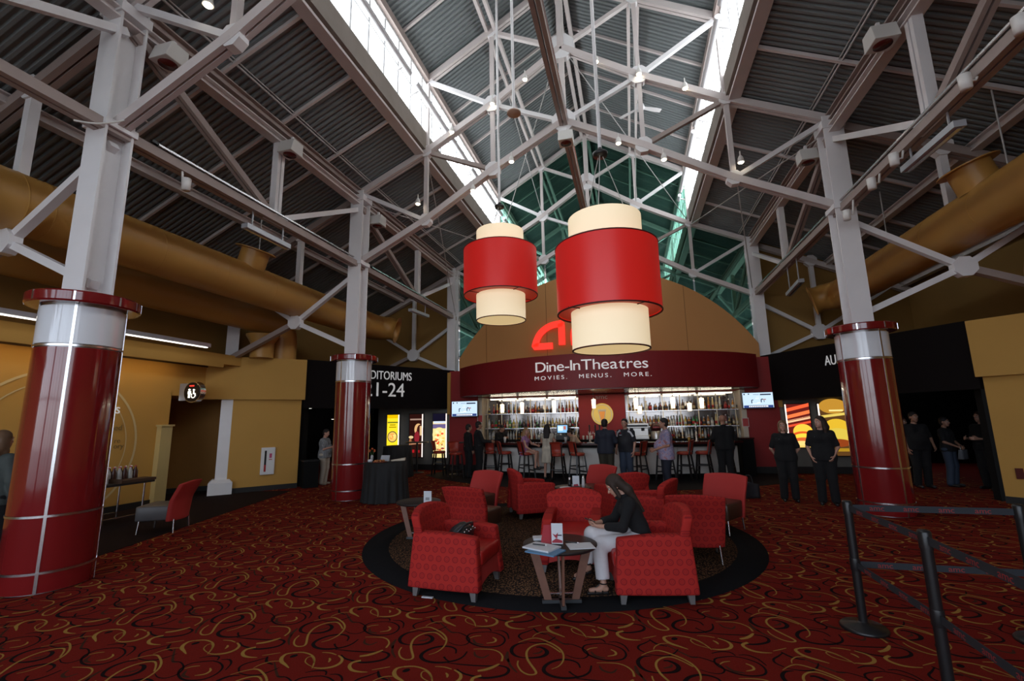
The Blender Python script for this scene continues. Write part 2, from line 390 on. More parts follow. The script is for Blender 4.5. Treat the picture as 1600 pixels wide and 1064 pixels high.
# thin sub-rafters under the decks: parts of the ceiling
def subrafters(parent, xa, za, xb, zb, ys):
    me = None
    for y in ys:
        if me is None:
            mb = MB().bar((xa, 0, za-.03), (xb, 0, zb-.03), .055, .07); me = mb.mesh('sub_rafter'); me.materials.append(PNK)
        child_of(me, 'sub_rafter', parent, (0, y, 0))
YS = [y for y0, y1 in zip([-1.7]+YT[:3], YT) for y in [y0+(y1-y0)*k/4 for k in (1, 2, 3)]]+[25, 27]
for s, tg in ((-1, 'left'), (1, 'right')):
    subrafters(bpy.data.objects['ceiling_lower_'+tg], XC+s*3.7, zlow(3.7), XC+s*10.3, zlow(10.3), YS)
    subrafters(bpy.data.objects['ceiling_upper_'+tg], XC+s*3.6, zup(3.6), XC+s*.1, zup(.1), YS)
# longitudinal beams: eave beam at the clerestory, its upstand, head beam, purlins, ridge
UPS = mat('concrete_upstand', (.27, .235, .205), .85, nz=.25, nscale=3)
n = 5
for s, tg in ((-1, 'left'), (1, 'right')):
    e = 3.62*s
    struct(MB().box(*sorted((XC+e+s*.03, XC+e+s*.27)), -5, 29, 8.62, 8.68).box(*sorted((XC+e+s*.13, XC+e+s*.16)), -5, 29, 8.68, 8.95).box(*sorted((XC+e-s*.0, XC+e+s*.24)), -5, 29, 8.90, 8.95).build('trim_%d' % n, PNK)); n += 1
    struct(MB().box(*sorted((XC+e-s*.02, XC+e+s*.12)), -5, 29, 8.74, 9.22).build('trim_%d' % n, UPS)); n += 1
    struct(MB().box(*sorted((XC+e-s*.10, XC+e+s*.10)), -5, 29, 10.72, 10.92).build('trim_%d' % n, BRN)); n += 1
    p = XC+s*1.8
    struct(MB().dbar((p, -5, 11.86), (p, 29, 11.86), .30, .16, .14).build('trim_%d' % n, PNK)); n += 1
    for k, x in enumerate((HS+.02, HS+2.3, HS+4.3)):
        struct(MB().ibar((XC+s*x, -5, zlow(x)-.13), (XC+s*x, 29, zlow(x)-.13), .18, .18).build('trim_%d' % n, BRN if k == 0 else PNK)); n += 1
struct(MB().dbar((XC, -5, 12.9), (XC, 29, 12.9), .34, .2, .12).build('trim_%d' % n, PNK)); n += 1

# ---------------- clerestory windows: frosted panes, mullions, tubes
PANE = emat('daylit_frosted_pane', (.93, .97, 1.0), 5.2)
FRM = mat('window_frame_paint', (.72, .74, .75), .4)
for s, tg, nm in ((-1, 'left', 'window_1'), (1, 'right', 'window_2')):
    wx = XC+s*3.62
    fr = MB()
    fr.box(*sorted((wx+s*.0, wx+s*.08)), -5, 29, 9.2, 9.27).box(*sorted((wx, wx+s*.08)), -5, 29, 10.66, 10.73).box(*sorted((wx-s*.02, wx+s*.05)), -5, 29, 9.93, 9.97)
    wroot = struct(fr.build(nm, FRM))
    pm = MB().box(-.006, .006, 0, .58, 0, 1.41); pme = pm.mesh('pane'); pme.materials.append(PANE)
    mm = MB().box(-.03, .02, -.03, .03, 0, 1.46); mme = mm.mesh('mullion'); mme.materials.append(FRM)
    y = -.2
    while y < 28.4:
        child_of(pme, 'pane', wroot, (wx+s*.06, y+.02, 9.26)); child_of(mme, 'mullion', wroot, (wx+s*.03, y, 9.24)); y += .62
# green glass in the gable above the bar
GG = bpy.data.materials.new('green_tinted_glass'); GG.use_nodes = True; t = GG.node_tree; t.nodes.clear()
tr = t.nodes.new('ShaderNodeBsdfTransparent'); tr.inputs[0].default_value = (.36, .54, .47, 1)
gl = t.nodes.new('ShaderNodeBsdfGlossy'); gl.inputs['Roughness'].default_value = .02; gl.inputs[0].default_value = (.7, .85, .8, 1)
lw = t.nodes.new('ShaderNodeLayerWeight'); lw.inputs[0].default_value = .35
ms = t.nodes.new('ShaderNodeMixShader'); o_ = t.nodes.new('ShaderNodeOutputMaterial')
mr = t.nodes.new('ShaderNodeMath'); mr.operation = 'MULTIPLY'; mr.inputs[1].default_value = .5
t.links.new(lw.outputs['Fresnel'], mr.inputs[0]); t.links.new(mr.outputs[0], ms.inputs[0]); t.links.new(tr.outputs[0], ms.inputs[1]); t.links.new(gl.outputs[0], ms.inputs[2]); t.links.new(ms.outputs[0], o_.inputs[0])
gw = struct(MB().box(XC-5.4, XC+5.4, 16.98, 17.06, 3.62, 3.7).build('window_3', FRM))
xs = [-5.4, -3.62, -1.8, 0, 1.8, 3.62, 5.4]
def ztop(d): return zlow(d)-.05 if abs(d) > 3.6 else zup(d)-.08
for i in range(6):
    a, b = xs[i]+.03, xs[i+1]-.03
    ga = ztop(a); gb = ztop(b)
    MB().hexa([(XC+a, 17.00, 3.7), (XC+b, 17.00, 3.7), (XC+b, 17.015, 3.7), (XC+a, 17.015, 3.7)], [(XC+a, 17.00, ga), (XC+b, 17.00, gb), (XC+b, 17.015, gb), (XC+a, 17.015, ga)]).build('pane', GG, gw)
struct(MB().box(-40, 40, -45, -5.25, -.12, -.05).build('floor_outdoor_bounce', mat('pale_bounce_ground', (.45, .44, .42), .9, nz=.1)))  # unseen ground, added to bounce daylight up to the ceilings
# ================================================================== STEEL
GUS = PNK
def gusset(mb, x, y, z, r, m):
    th = .078; P = [(x+r*math.cos(a), z+r*math.sin(a)) for a in [PI/8+PI/4*k for k in range(8)]]
    n = 8
    mb.add([(px, y-th, pz) for px, pz in P]+[(px, y+th, pz) for px, pz in P], [tuple(range(n)), tuple(range(n, 2*n))[::-1]]+[((i+1) % n, i, n+i, n+(i+1) % n) for i in range(n)], m)
ZT = {5.5: 7.82, 3.6: 8.70, 1.8: 9.70, 0: 10.9}
ZB = {5.5: 5.86, 3.6: 6.80, 1.8: 7.90, 0: 8.87}
ZU = {3.6: 10.78, 1.8: 11.82, 0: 12.9}
def truss(y, label, wings=True):
    t = thing('roof_truss', label, 'truss', (XC, y, 0), 0, 'roof trusses over the hall')
    ds = [5.5, 3.6, 1.8, 0]
    def part(nm, pts, w, h, m, kind='dbar'):
        mb = MB()
        for p, q in pts: getattr(mb, kind)(p, q, w, h, up=(0, 1, 0)) if kind == 'bar' else mb.dbar(p, q, w, h, .03)
        mb.build(nm, m, t)
    for s in (-1, 1):
        V = lambda d, Z: (s*d, 0, Z[d])
        part('bottom_chord', [(V(ds[i], ZB), V(ds[i+1], ZB)) for i in range(3)], .17, .15, PNK)
        part('top_chord', [(V(ds[i], ZT), V(ds[i+1], ZT)) for i in range(3)], .17, .15, PNK)
        part('upper_rafter', [(V(3.6, ZU), V(1.8, ZU)), (V(1.8, ZU), V(0, ZU))], .17, .16, PNK)
        W = lambda p, q, m=PNK, w=.10: MB().bar(p, q, w, w, up=(0, 1, 0)).build('web', m, t)
        W(V(3.6, ZB), V(3.6, ZT)); W(V(1.8, ZB), V(1.8, ZT)); W(V(1.8, ZT), V(1.8, ZU), PNK); W(V(3.6, ZT), V(3.6, ZU))
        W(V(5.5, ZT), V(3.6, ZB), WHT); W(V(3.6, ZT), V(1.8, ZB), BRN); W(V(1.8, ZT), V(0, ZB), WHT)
        W(V(3.6, ZU), V(1.8, ZT), WHT); W(V(1.8, ZU), V(0, ZT), PNK)
        for d, Z, r in ((3.6, ZB, .17), (1.8, ZB, .2), (1.8, ZT, .24), (3.6, ZT, .16), (1.8, ZU, .18)):
            g = MB(); gusset(g, s*d, 0, Z[d], r, None); g.build('gusset_plate', WHT, t)
    MB().bar((0, 0, ZB[0]), (0, 0, ZT[0]), .13, .13).build('king_post', PNK, t)
    MB().bar((0, 0, ZT[0]), (0, 0, ZU[0]), .16, .2).build('king_post', PNK, t)
    for z, r in ((ZB[0], .30), (ZT[0], .36)):
        g = MB(); gusset(g, 0, 0, z, r, None); g.build('gusset_plate', WHT, t)
    for s in ((-1, 1) if wings else ()):
        x0, x1, xm = s*5.5, s*9.5, s*7.3
        zm = 4.42
        Q = lambda p, q, m=WHT, w=.11: MB().bar(p, q, w, w, up=(0, 1, 0)).build('wing_brace', m, t)
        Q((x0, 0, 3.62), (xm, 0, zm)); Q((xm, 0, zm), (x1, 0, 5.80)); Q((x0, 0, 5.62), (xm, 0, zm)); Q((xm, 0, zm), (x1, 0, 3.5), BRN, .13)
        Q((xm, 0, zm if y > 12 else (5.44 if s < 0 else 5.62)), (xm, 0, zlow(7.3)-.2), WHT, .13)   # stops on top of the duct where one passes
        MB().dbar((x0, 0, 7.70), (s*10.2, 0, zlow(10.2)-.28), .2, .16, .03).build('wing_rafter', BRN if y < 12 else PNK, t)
        g = MB(); gusset(g, xm, -.02, zm, .26 if y > 12 else .20, None); g.build('gusset_plate', WHT, t)
        g = MB(); gusset(g, xm, -.02, zlow(7.3)-.25, .2, None); g.build('gusset_plate', WHT, t)
    return t
truss(YT[0], 'scissor truss between the nearer pair of white columns by the carpeted entrance')
truss(YT[1], 'scissor truss with lit spotlights above the hanging red lanterns')
truss(YT[2], 'scissor truss in the gable directly above the tan arch of the bar')
truss(YT[3], 'truss seen through the green glass behind the bar gable', False)
# longitudinal girder trusses along the column lines
def girder(s, y0, y1, label):
    x = XC+s*HS; t = thing('girder_truss', label, 'girder', (x, y0, 0), 0, 'girders along the column lines')
    L = y1-y0; h = L/2
    MB().ibar((0, 0, 7.52), (0, L, 7.52), .2, .16).build('top_chord', PNK, t)
    MB().dbar((0, 0, 5.80), (0, L, 5.80), .2, .14, .03).build('bottom_chord', BRN, t)
    MB().dbar((0, h, 5.80), (0, h, 7.5), .18, .14, .03, up=(1, 0, 0)).build('web', WHT, t)
    MB().dbar((0, .05, 7.4), (0, h-.1, 5.85), .15, .12, .03).build('web', BRN, t)
    MB().bar((0, L-.05, 7.35), (0, h+.08, 5.85), .1, .11).build('web', WHT, t)
    g = MB().cbox((0, h, 5.85), (.06, .55, .24)); g.build('gusset_plate', WHT, t)
    return t
for s, tg in ((-1, 'restroom sign'), (1, 'dark hall with the burger posters')):
    girder(s, -1.66, YT[0], 'girder nearest the entrance on the side of the '+tg)
    girder(s, YT[0], YT[1], 'girder carrying a long track on the side of the '+tg)
    girder(s, YT[1], YT[2], 'girder reaching the bar gable on the side of the '+tg)
    girder(s, YT[2], YT[3], 'girder behind the green glass on the side of the '+tg)
t = thing('centre_girder', 'brown girder with a light track running lengthwise through the truss centres', 'girder', (XC, -1.6, 8.80))
MB().dbar((0, 0, 0), (0, 18.4, 0), .20, .16, .03).build('chord', BRN, t); MB().box(.10, .13, 0, 18.4, .02, .06).build('light_track', CHRM, t)
# thin conduits and tie rods: separate things
ROD = mat('grey_conduit', (.5, .49, .48), .4)
k = 0
for s in (-1, 1):
    o = MB().tube([(XC+s*(HS-.28), -4.8, 8.055), (XC+s*(HS-.28), 16.7, 8.055)], .02, 6).tube([(XC+s*(HS-.33), -4.8, 8.085), (XC+s*(HS-.33), 16.7, 8.085)], .012, 6).build('conduit', ROD)
    tag(o, 'pair of thin grey conduits above the girder on the side of the '+('restroom sign' if s < 0 else 'dark hall'), 'conduit')
for s, (p, q) in [(1, ((XC+3.62, 16.7, 8.6), (XC+5.45, 10.2, 7.6))), (-1, ((XC-3.62, 16.7, 8.6), (XC-5.45, 10.2, 7.6))), (1, ((XC+3.6, 10, 8.6), (XC+5.4, 16.6, 5.9))), (-1, ((XC-3.6, 10, 8.6), (XC-5.4, 16.6, 5.9))), (1, ((XC+.1, 10, 10.8), (XC+3.5, 16.6, 8.8))), (-1, ((XC-.1, 10, 10.8), (XC-3.5, 16.6, 8.8))), (-1, ((XC-1.8, 10, 11.7), (XC-1.8, 16.7, 9.8))), (1, ((XC+1.8, 10, 11.7), (XC+1.8, 16.7, 9.8)))]:
    tag(MB().tube([p, q], .014, 6).build('tie_rod', ROD), 'thin steel tie rod crossing between roof trusses', 'tie rod', 'tie rods between the roof trusses')

# ---------------- columns: steel H section over gloss-clad drum
COLR = .42
WPAN = mat('white_gloss_panel', (.76, .79, .83), .12, coat=.5)
def panel_mesh(name, z0, z1, m, r=COLR, gap=.014):
    mb = MB(); a0 = gap/r; a1 = PI/2-gap/r
    mb.lathe_sharp([(r-.02, z0+gap), (r, z0+gap), (r, z1-gap), (r-.02, z1-gap)], 14, a0=a0, a1=a1)
    me = mb.mesh(name); me.materials.append(m); return me
PM = [('red_panel', panel_mesh('red_panel', 0, .22, RED)), ('red_panel', panel_mesh('red_panel', .22, .82, RED)), ('red_panel', panel_mesh('red_panel', .82, 2.76, RED)), ('white_panel', panel_mesh('white_panel', 2.78, 3.27, WPAN))]
def column(x, y, label, ang):
    t = thing('column', label, 'column', (x, y, 0), 0, 'red and white columns')
    MB().lathe([(COLR-.025, 0), (COLR-.025, 3.28)], 40).build('core', mat('joint_metal', (.45, .45, .47), .35, metal=1), t)
    for nm, me in PM:
        for k in range(4): child_of(me, nm, t, (0, 0, 0), (0, 0, ang+k*PI/2))
    for k in range(4):
        a = ang+k*PI/2; MB().cbox((math.cos(a)*COLR, math.sin(a)*COLR, 1.64), (.012, .028, 3.27), a).build('joint_strip', CHRM, t)
    for z in (.22, .82, 2.77):
        MB().lathe_sharp([(COLR-.01, z-.012), (COLR+.008, z-.012), (COLR+.008, z+.012), (COLR-.01, z+.012)], 40).build('joint_ring', CHRM, t)
    cap = MB().lathe_sharp([(COLR-.02, 3.28), (.545, 3.28), (.56, 3.30), (.56, 3.40), (.545, 3.42), (.0, 3.42)], 40).build('cap_ring', RED, t)
    for k in range(8):
        a = ang+k*PI/4; MB().cbox((math.cos(a)*.56, math.sin(a)*.56, 3.35), (.008, .02, .11), a).build('cap_joint', CHRM, cap)
    MB().ibar((0, 0, 3.40), (0, 0, 7.82), .36, .36, .03, up=(0, 1, 0)).build('steel_post', WHT, t)
    MB().cbox((0, -.0, 5.84), (.42, .42, .1)).build('chord_seat', WHT, t)
    MB().cbox((0, 0, 7.62), (.42, .42, .16)).build('head_plate', WHT, t)
    return t
column(XC-HS-.07, YT[0]-.02, 'red and white clad column beside the ochre wall and side table of bottles', -.75)
column(XC-HS, YT[1], 'red and white clad column beside the round black-clothed table', -1.75)
column(XC+HS, YT[1], 'red and white clad column behind the belt barrier posts', -1.25)
for s, l in ((-1, 'white steel post rising beside the bar fascia near the yellow bowl poster'), (1, 'white steel post rising beside the bar fascia near the burger posters')):
    t = thing('steel_post', l, 'post', (XC+s*HS, YT[2]-.25, 3.64))
    MB().ibar((0, 0, 0), (0, 0, 4.16), .34, .36, .03, up=(0, 1, 0)).build('h_section', WHT, t)
    MB().cbox((0, 0, .02), (.42, .42, .04)).build('base_plate', WHT, t)
# pilaster posts at the outer walls
for s, l in ((-1, 'white steel post on a boxed base beside the restroom corridor'),):
    t = thing('wall_post', l, 'post', (-10.62, 10.12, 0), PI/4)
    MB().box(-.27, .27, -.27, .27, 0, .30).hexa([(-.27, -.27, .30), (.27, -.27, .30), (.27, .27, .30), (-.27, .27, .30)], [(-.19, -.19, .38), (.19, -.19, .38), (.19, .19, .38), (-.19, .19, .38)]).build('base_box', WHT, t)
    MB().ibar((0, 0, .37), (0, 0, 2.48), .27, .27, .03, up=(0, 1, 0)).build('h_section', WHT, t)
t = thing('wall_post', 'white steel stub standing above the ochre header box by the ducts', 'post', (-10.75, 10.25, 3.6), PI/4)
MB().ibar((0, 0, 0), (0, 0, 2.6), .3, .3, .03, up=(0, 1, 0)).build('h_section', WHT, t)

# ---------------- ducts
def duct_main(s, x, z, y0, y1, r, label, ytake):
    t = thing('air_duct', label, 'duct', (x, y0, z))
    L = y1-y0
    MB().tube([(0, 0, 0), (0, L-1.0, 0)], r, 40, cap=False).build('duct_pipe', DUCT, t)
    # spiral seams
    me = MB().add(*(lambda n: ([(math.cos(2*PI*k/n)*rr, yy, math.sin(2*PI*k/n)*rr) for rr, yy in ((r, -.012), (r+.008, 0), (r, .012)) for k in range(n)], [(i*n+k, i*n+(k+1) % n, (i+1)*n+(k+1) % n, (i+1)*n+k) for i in range(2) for k in range(n)]))(32), None, True).mesh('seam_band'); me.materials.append(DUCT)
    yy = .35
    while yy < L-1.1: child_of(me, 'seam_band', t, (0, yy, 0), (.10, 0, 0)); yy += (.32 if yy+y0 < 4.5 and s < 0 else 1.35)
    # end bends into the hall and flares into a bell
    pth = [(0, L-1.0, 0)]; rad = [r]
    for q in range(1, 9):
        a_ = 1.25*q/8; pth.append((-s*.55*(1-math.cos(a_)), L-1.0+.55*math.sin(a_), 0)); rad.append(r*(1-.10*q/8))
    e_ = Vector(pth[-1]); dv = Vector((-s*math.sin(1.25), math.cos(1.25), -.25)).normalized()
    for dd, rr in ((.12, .86), (.22, .90), (.28, 1.0), (.30, 1.06), (.31, 1.04), (.27, .80), (.18, .62), (.05, .58)): pth.append(e_+dv*dd); rad.append(r*rr)
    MB().tube(pth[:13], rad[:13], 40, cap=False).build('nozzle', DUCT, t)
    mb = MB(); n = 40; sx_ = dv.cross(Vector((0, 0, 1))).normalized(); uz_ = sx_.cross(dv)
    R0 = [(.30, 1.06), (.31, 1.03), (.28, .80), (.20, .64), (.04, .58)]
    mb.add([e_+dv*dd+(sx_*math.cos(2*PI*k/n)+uz_*math.sin(2*PI*k/n))*r*rr for dd, rr in R0 for k in range(n)], [(i*n+k, i*n+(k+1) % n, (i+1)*n+(k+1) % n, (i+1)*n+k) for i in range(len(R0)-1) for k in range(n)], None, True)
    mb.build('nozzle_lip', DUCT, t)
    MB().tube([e_+dv*.03, e_+dv*.05], r*.60, 24).build('nozzle_shade_disc', mat('shaded_duct_inside', (.05, .032, .012), .8), t)  # disc coloured dark for the shade inside the open nozzle
    for yh in (1.8, 5.3, 8.6, 12.2):
        MB().tube([(s*.0, yh-y0, r), (0, yh-y0, zlow(x-XC)-z-.05)], .012, 6).build('hanger_rod', ROD, t); MB().tube([(0, yh-y0-.02, 0), (0, yh-y0+.02, 0)], r+.006, 32, cap=False).build('hanger_strap', DUCT, t)
    # tap with flange on the upper inner side
    d = Vector((-.30*s, 0, .95)).normalized(); yq = ytake-y0; p0 = Vector((0, yq, 0))+d*r*.8
    MB().tube([p0, p0+d*.42], .30, 28, cap=False).build('tap', DUCT, t)
    MB().tube([p0+d*.42, p0+d*.44], .43, 28).build('tap_flange', DUCT, t)
    return t
XD = XC-7.3; ZD = 5.02
duct_main(-1, XD, ZD, -4.9, 14.6, .44, 'big round ochre duct with open nozzle beside the restroom side columns', gx(385, 420, XD).y)
_q = gx(1500, 330, 6.45)
duct_main(1, XC+7.3, 5.20, -4.9, 15.6, .44, 'big round ochre duct with open nozzle on the side of the dark hall', gx(1540, 270, XC+7.3).y)
t = thing('elbow_duct', 'lower ochre duct turning down with an elbow onto the header box', 'duct', (-9.98, 0, 0))
ze = gx(300, 455, -9.98).z; R_ = .40
ze -= .22; pts = [(0, -4.9, ze), (0, 10.75, ze)]+[(0, 10.75+.5*math.sin(a), ze-.5+.5*math.cos(a)) for a in [PI/2*k/7 for k in range(1, 8)]]+[(0, 11.25, 3.625)]
MB().tube(pts, .40, 32, cap=False).build('duct_pipe', DUCT, t)
MB().lathe([(.30, 3.6), (.30, 4.02), (.42, 4.22), (.42, 4.26), (.3, 4.26)], 28, (.05, 10.45, 0)).build('relief_cowl', DUCT, t)
t = thing('elbow_duct', 'shadowed ochre duct with collar above the ochre header by the dark hall', 'duct', (mx(-9.98), 0, 0))
MB().tube([(0, -4.9, 4.80), (0, 9.6, 4.80)]+[(0, 9.6+.62*math.sin(a), 4.18+.62*math.cos(a)) for a in [PI/2*k/7 for k in range(1, 8)]]+[(0, 10.22, 3.625)], .40, 32, cap=False).build('duct_pipe', DUCT, t)
MB().tube([(0, 9.2, 4.80), (0, 9.3, 4.80)], .45, 32).build('collar', DUCT, t)

# ---------------- tubes and brackets along the clerestory
TUB = mat('grey_tube', (.62, .62, .64), .4)
for s in (-1, 1):
    xx = XC+s*3.34
    y = 1.0
    while y < 24:
        t = thing('shade_tube', 'grey shade tube on brackets in front of the clerestory panes on the '+('restroom' if s < 0 else 'dark hall')+' side', 'tube', (xx, y, 9.75), 0, 'shade tubes along the clerestory')
        MB().tube([(0, 0, 0), (0, 3.6, 0)], .065, 12).build('tube', TUB, t)
        for q in (.25, 3.35): MB().bar((0, q, 0), (s*.3, q, -.12), .05, .03).build('bracket', WHT, t)
        y += 3.9
# ---------------- linear lights
LIN = emat('fluorescent_lamp', (1, .95, .85), 2.2); GRYF = mat('grey_fixture', (.42, .43, .46), .35, metal=.3)
def linear(p, q, label, lit=True):
    p = Vector(p); q = Vector(q); hx, hz = (XW+.2, p.z-.1) if lit else ((XC-HS) if p.x < 0 else (XC+HS), 5.76); t = thing('linear_light', label, 'light', p)
    MB().bar((0, 0, 0), q-p, .14, .09).build('housing', GRYF, t)
    for f_ in (.15, .85): MB().bar((q-p)*f_+Vector((0, 0, .04)), Vector(((q-p).x*f_+(hx-p.x), (q-p).y*f_, hz-p.z)), .02, .02).build('hanger', GRYF, t)
    MB().bar(Vector((.0, 0, -.05))+(q-p)*.02, Vector((0, 0, -.05))+(q-p)*.98, .05, .03).build('lamp', LIN if lit else CHRM, t)
linear((-10.0, 6.5, 3.72), (-10.0, 8.85, 3.72), 'lit linear light above the ochre ledge near the restroom sign'); linear((-10.0, 4.4, 3.72), (-10.0, 6.1, 3.72), 'lit linear light above the ochre ledge behind the column by the bottle table')
linear(gx(382, 352, XC-HS), gx(450, 386, XC-HS), 'unlit tube light slung below the girder near the flanged duct tap', False)
linear(gx(1415, 265, XC+HS), gx(1500, 192, XC+HS), 'unlit tube light slung below the girder over the belt barrier', False)
linear(gx(641, 484, XC-HS), gx(668, 494, XC-HS), 'short unlit tube light below the girder near the bar', False)
linear(gx(1232, 460, XC+HS), gx(1252, 438, XC+HS), 'short unlit tube light below the girder beside the duct nozzle on the dark hall side', False)

# ---------------- floodlight boxes, track lights, spotlights
FB = mat('white_box_paint', (.66, .65, .62), .5); LENS = mat('dark_red_lens', (.10, .012, .01), .2)
def flood(p, label, rz=0):
    t = thing('floodlight', label, 'floodlight', p, rz, 'white floodlight boxes with red lenses')
    mb = MB().hexa([(-.17, -.12, 0), (.17, -.12, -.0), (.17, .22, .0), (-.17, .22, 0)], [(-.17, -.05, .28), (.17, -.05, .28), (.17, .22, .28), (-.17, .22, .28)])
    mb.build('housing', FB, t, bevel=.01)
    MB().lathe([(.0, -.012), (.125, -.012), (.125, .0)], 20, (0, .05, 0)).build('lens', LENS, t)
    MB().bar((0, .1, .28), (0, .1, .42), .05, .05).build('yoke', WHT, t)
flood(gx(258, 92, -6.4)-Vector((0, 0, .05)), 'floodlight box beside the head of the column by the bottle table')
flood(gx(450, 240, -6.4)-Vector((0, 0, .0)), 'floodlight box at the girder midpoint over the flanged duct tap')
flood(gx(588, 352, -6.4)-Vector((0, 0, .0)), 'floodlight box just past the head of the column by the black-clothed table')
flood(gx(1382, 66, 4.05), 'floodlight box at the girder midpoint over the belt barrier')
flood(gx(1264, 252, 4.05), 'floodlight box beside the head of the column behind the belt barrier')
flood(gy(884, 222, 9.75), 'floodlight box under the truss centre plate')
BULB = emat('lit_spot_bulb', (1, .86, .62), 14.0); SPW = mat('white_spot_can', (.75, .73, .70), .4)
def spot(p, label, lit=True):
    t = thing('spotlight', label, 'spotlight', p, 0, 'small spotlights on the trusses')
    MB().lathe([(.03, .05), (.055, .0), (.07, -.10)], 14, cap=True).build('can', SPW, t)
    MB().tube([(0, 0, .05), (0, 0, .16)], .014, 6).build('stem', SPW, t)
    MB().lathe([(.0, -.13), (.045, -.115), (.062, -.09)], 14).build('bulb', BULB if lit else LENS, t)
for (u, v), l in zip([(739, 292), (799, 247), (966, 218), (1037, 243)], ['nearest the clerestory', 'between centre plate and restroom side', 'between centre plate and dark hall side', 'near the ceiling fan']):
    spot(gy(u, v, 9.86), 'spotlight on the lantern truss lower chord '+l)
for (u, v), l in zip([(706, 201), (769, 157), (820, 119), (931, 91), (998, 110), (1070, 132)], ['over the clerestory', 'at the restroom side node plate', 'on the restroom side of the king post', 'on the dark hall side of the king post', 'at the dark hall side node plate', 'beside the far clerestory']):
    spot(gy(u, v, 9.86), 'spotlight on the lantern truss top chord '+l)
spot(gy(653, 313, 9.86), 'lit spotlight clamped to the truss hanger on the restroom side'); spot(gy(1157, 247, 9.86), 'lit spotlight clamped to the truss hanger on the dark hall side'); spot(gy(326, -2, 4.05), 'lit spotlight clamped high beside the column by the bottle table')
def trackhead(p, label):
    t = thing('track_light', label, 'track light', p, 0, 'unlit track heads over the belt barrier')
    MB().lathe([(.0, -.10), (.06, -.10), (.065, .09), (.0, .095)], 16).build('can', SPW, t)
    gxx = (XC+HS-.06) if p[0] > 0 else (XC-HS+.06); MB().tube([(0, 0, .0), ((gxx-p[0])*.7, 0, .0), (gxx-p[0], 0, 5.80-p[2])], .016, 6).build('arm', SPW, t)
for u, v in [(1594, 38), (1508, 128), (1397, 249), (1362, 287), (1323, 336)]:
    trackhead(gx(u, v, 4.12), 'unlit white cylinder track head on the girder over the belt barrier')
trackhead(gx(291, 288, -6.5), 'white cylinder head clamped to the girder beside the big duct near the restroom')
for s, y0, y1, l in ((-1, 4.6, 9.6, 'long metal light track on the girder beside the big ochre duct near the restroom'), (1, 2.0, 9.7, 'long metal light track on the girder above the belt barrier'), (-1, 10.4, 16.2, 'metal light track toward the bar on the restroom side girder'), (1, 10.4, 16.2, 'metal light track toward the bar on the dark hall side girder')):
    t = thing('light_track', l, 'track', (XC+s*(HS-.12), y0, 5.885)); MB().box(-.02, .02, 0, y1-y0, 0, .03).build('rail', CHRM, t); MB().box(-.025, .025, -.05, .05, 0, .04).build('end_cap', BLKM, t)
tag(MB().tube(catmull([np.array(q) for q in [gx(115, 188, -6.62), gx(150, 193, -6.5), gx(185, 190, -6.45), gx(215, 183, -6.4), gx(232, 192, -6.4)]], 5), .012, 6).build('cable', FB), 'loose white cable looped around the column by the bottle table', 'cable')

# ---------------- lanterns
CRM = mat('cream_lantern_fabric', (.82, .74, .58), .7, emit=(1, .80, .50), estr=.50)
CRMB = mat('cream_lantern_diffuser', (.80, .66, .36), .6, emit=(1, .74, .36), estr=.5)
LRED = mat('red_lantern_shade', (.52, .016, .016), .38, emit=(.9, .02, .01), estr=.22)
TRMB = mat('dark_red_trim', (.06, .008, .008), .5)
def lantern(c, s, label, zs, rodtop, discz):
    t = thing('pendant_lantern', label, 'lantern', (c[0], c[1], 0))
    z0, z1, z2, z3, z4, z5 = zs; rc, rr = s
    def cyl(nm, r, a, b, m):
        o = MB().lathe_sharp([(r, a), (r, b), (r-.012, b), (r-.012, a), (r, a)], 48).build(nm, m, t); return o
    cyl('upper_shade', rc, z3-.05, z5, CRM); lo = cyl('lower_shade', rc*1.02, z0, z2+.05, CRM); rd = cyl('red_shade', rr, z1, z4, LRED)
    for r, z, par in ((rr+.002, z1, rd), (rr+.002, z4, rd), (rc*1.02+.002, z0, lo)):
        MB().lathe([(r-.016, z-.008), (r+.004, z-.008), (r+.004, z+.008), (r-.016, z+.008), (r-.016, z-.008)], 48, cap=False).build('trim_ring', TRMB, par)
    MB().lathe([(0, z0+.012), (rc*1.0, z0+.012)], 48, cap=False).build('bottom_diffuser', CRMB, t)
    MB().lathe([(rc*1.0, z1+.02), (rr-.015, z1+.02)], 48, cap=False).build('red_ring_diffuser', mat('red_ring_diffuser', (.45, .05, .03), .5, emit=(1, .08, .03), estr=.10), t)
    MB().lathe([(0, z5-.03), (rc-.015, z5-.03)], 48, cap=False).build('top_disc', CRM, t)
    for k in range(4):
        a = k*PI/2+.8; MB().bar((rc*math.cos(a), rc*math.sin(a), z1+.015), (rr*math.cos(a), rr*math.sin(a), z1+.015), .012, .012).build('spoke', TRMB, t)
    for k in range(3):
        a = k*2*PI/3+.4; MB().tube([(rc*.8*math.cos(a), rc*.8*math.sin(a), z5-.03), (.02*math.cos(a), .02*math.sin(a), discz)], .006, 5).build('cable', ROD, t)
    MB().lathe([(.0, discz-.06), (.10, discz-.05), (.11, discz), (.04, discz+.05), (.02, discz+.1)], 20).build('canopy', BLKM, t)
    MB().tube([(0, 0, discz+.05), (0, 0, rodtop)], .028, 10).build('rod', WHT, t)
    return
    pl = bpy.data.lights.new('lantern_bulb', 'POINT'); pl.energy = 60; pl.color = (1, .72, .42); pl.shadow_soft_size = .15
    po = bpy.data.objects.new('lantern_bulb', pl); COL.objects.link(po); po.location = (c[0], c[1], z0-.15)
def lz(u, y, *vs_): return [gy(u, v, y).z for v in vs_]
YB = 6.2; cb = gy(949, 440, YB)
lantern((cb.x, YB), (.505, .70), 'larger looking red and cream drum lantern hanging over the armchairs and round rug', lz(949, YB, 547, 490, 490, 385, 388, 343), zup(1)-.1, gy(934, 240, YB).z)
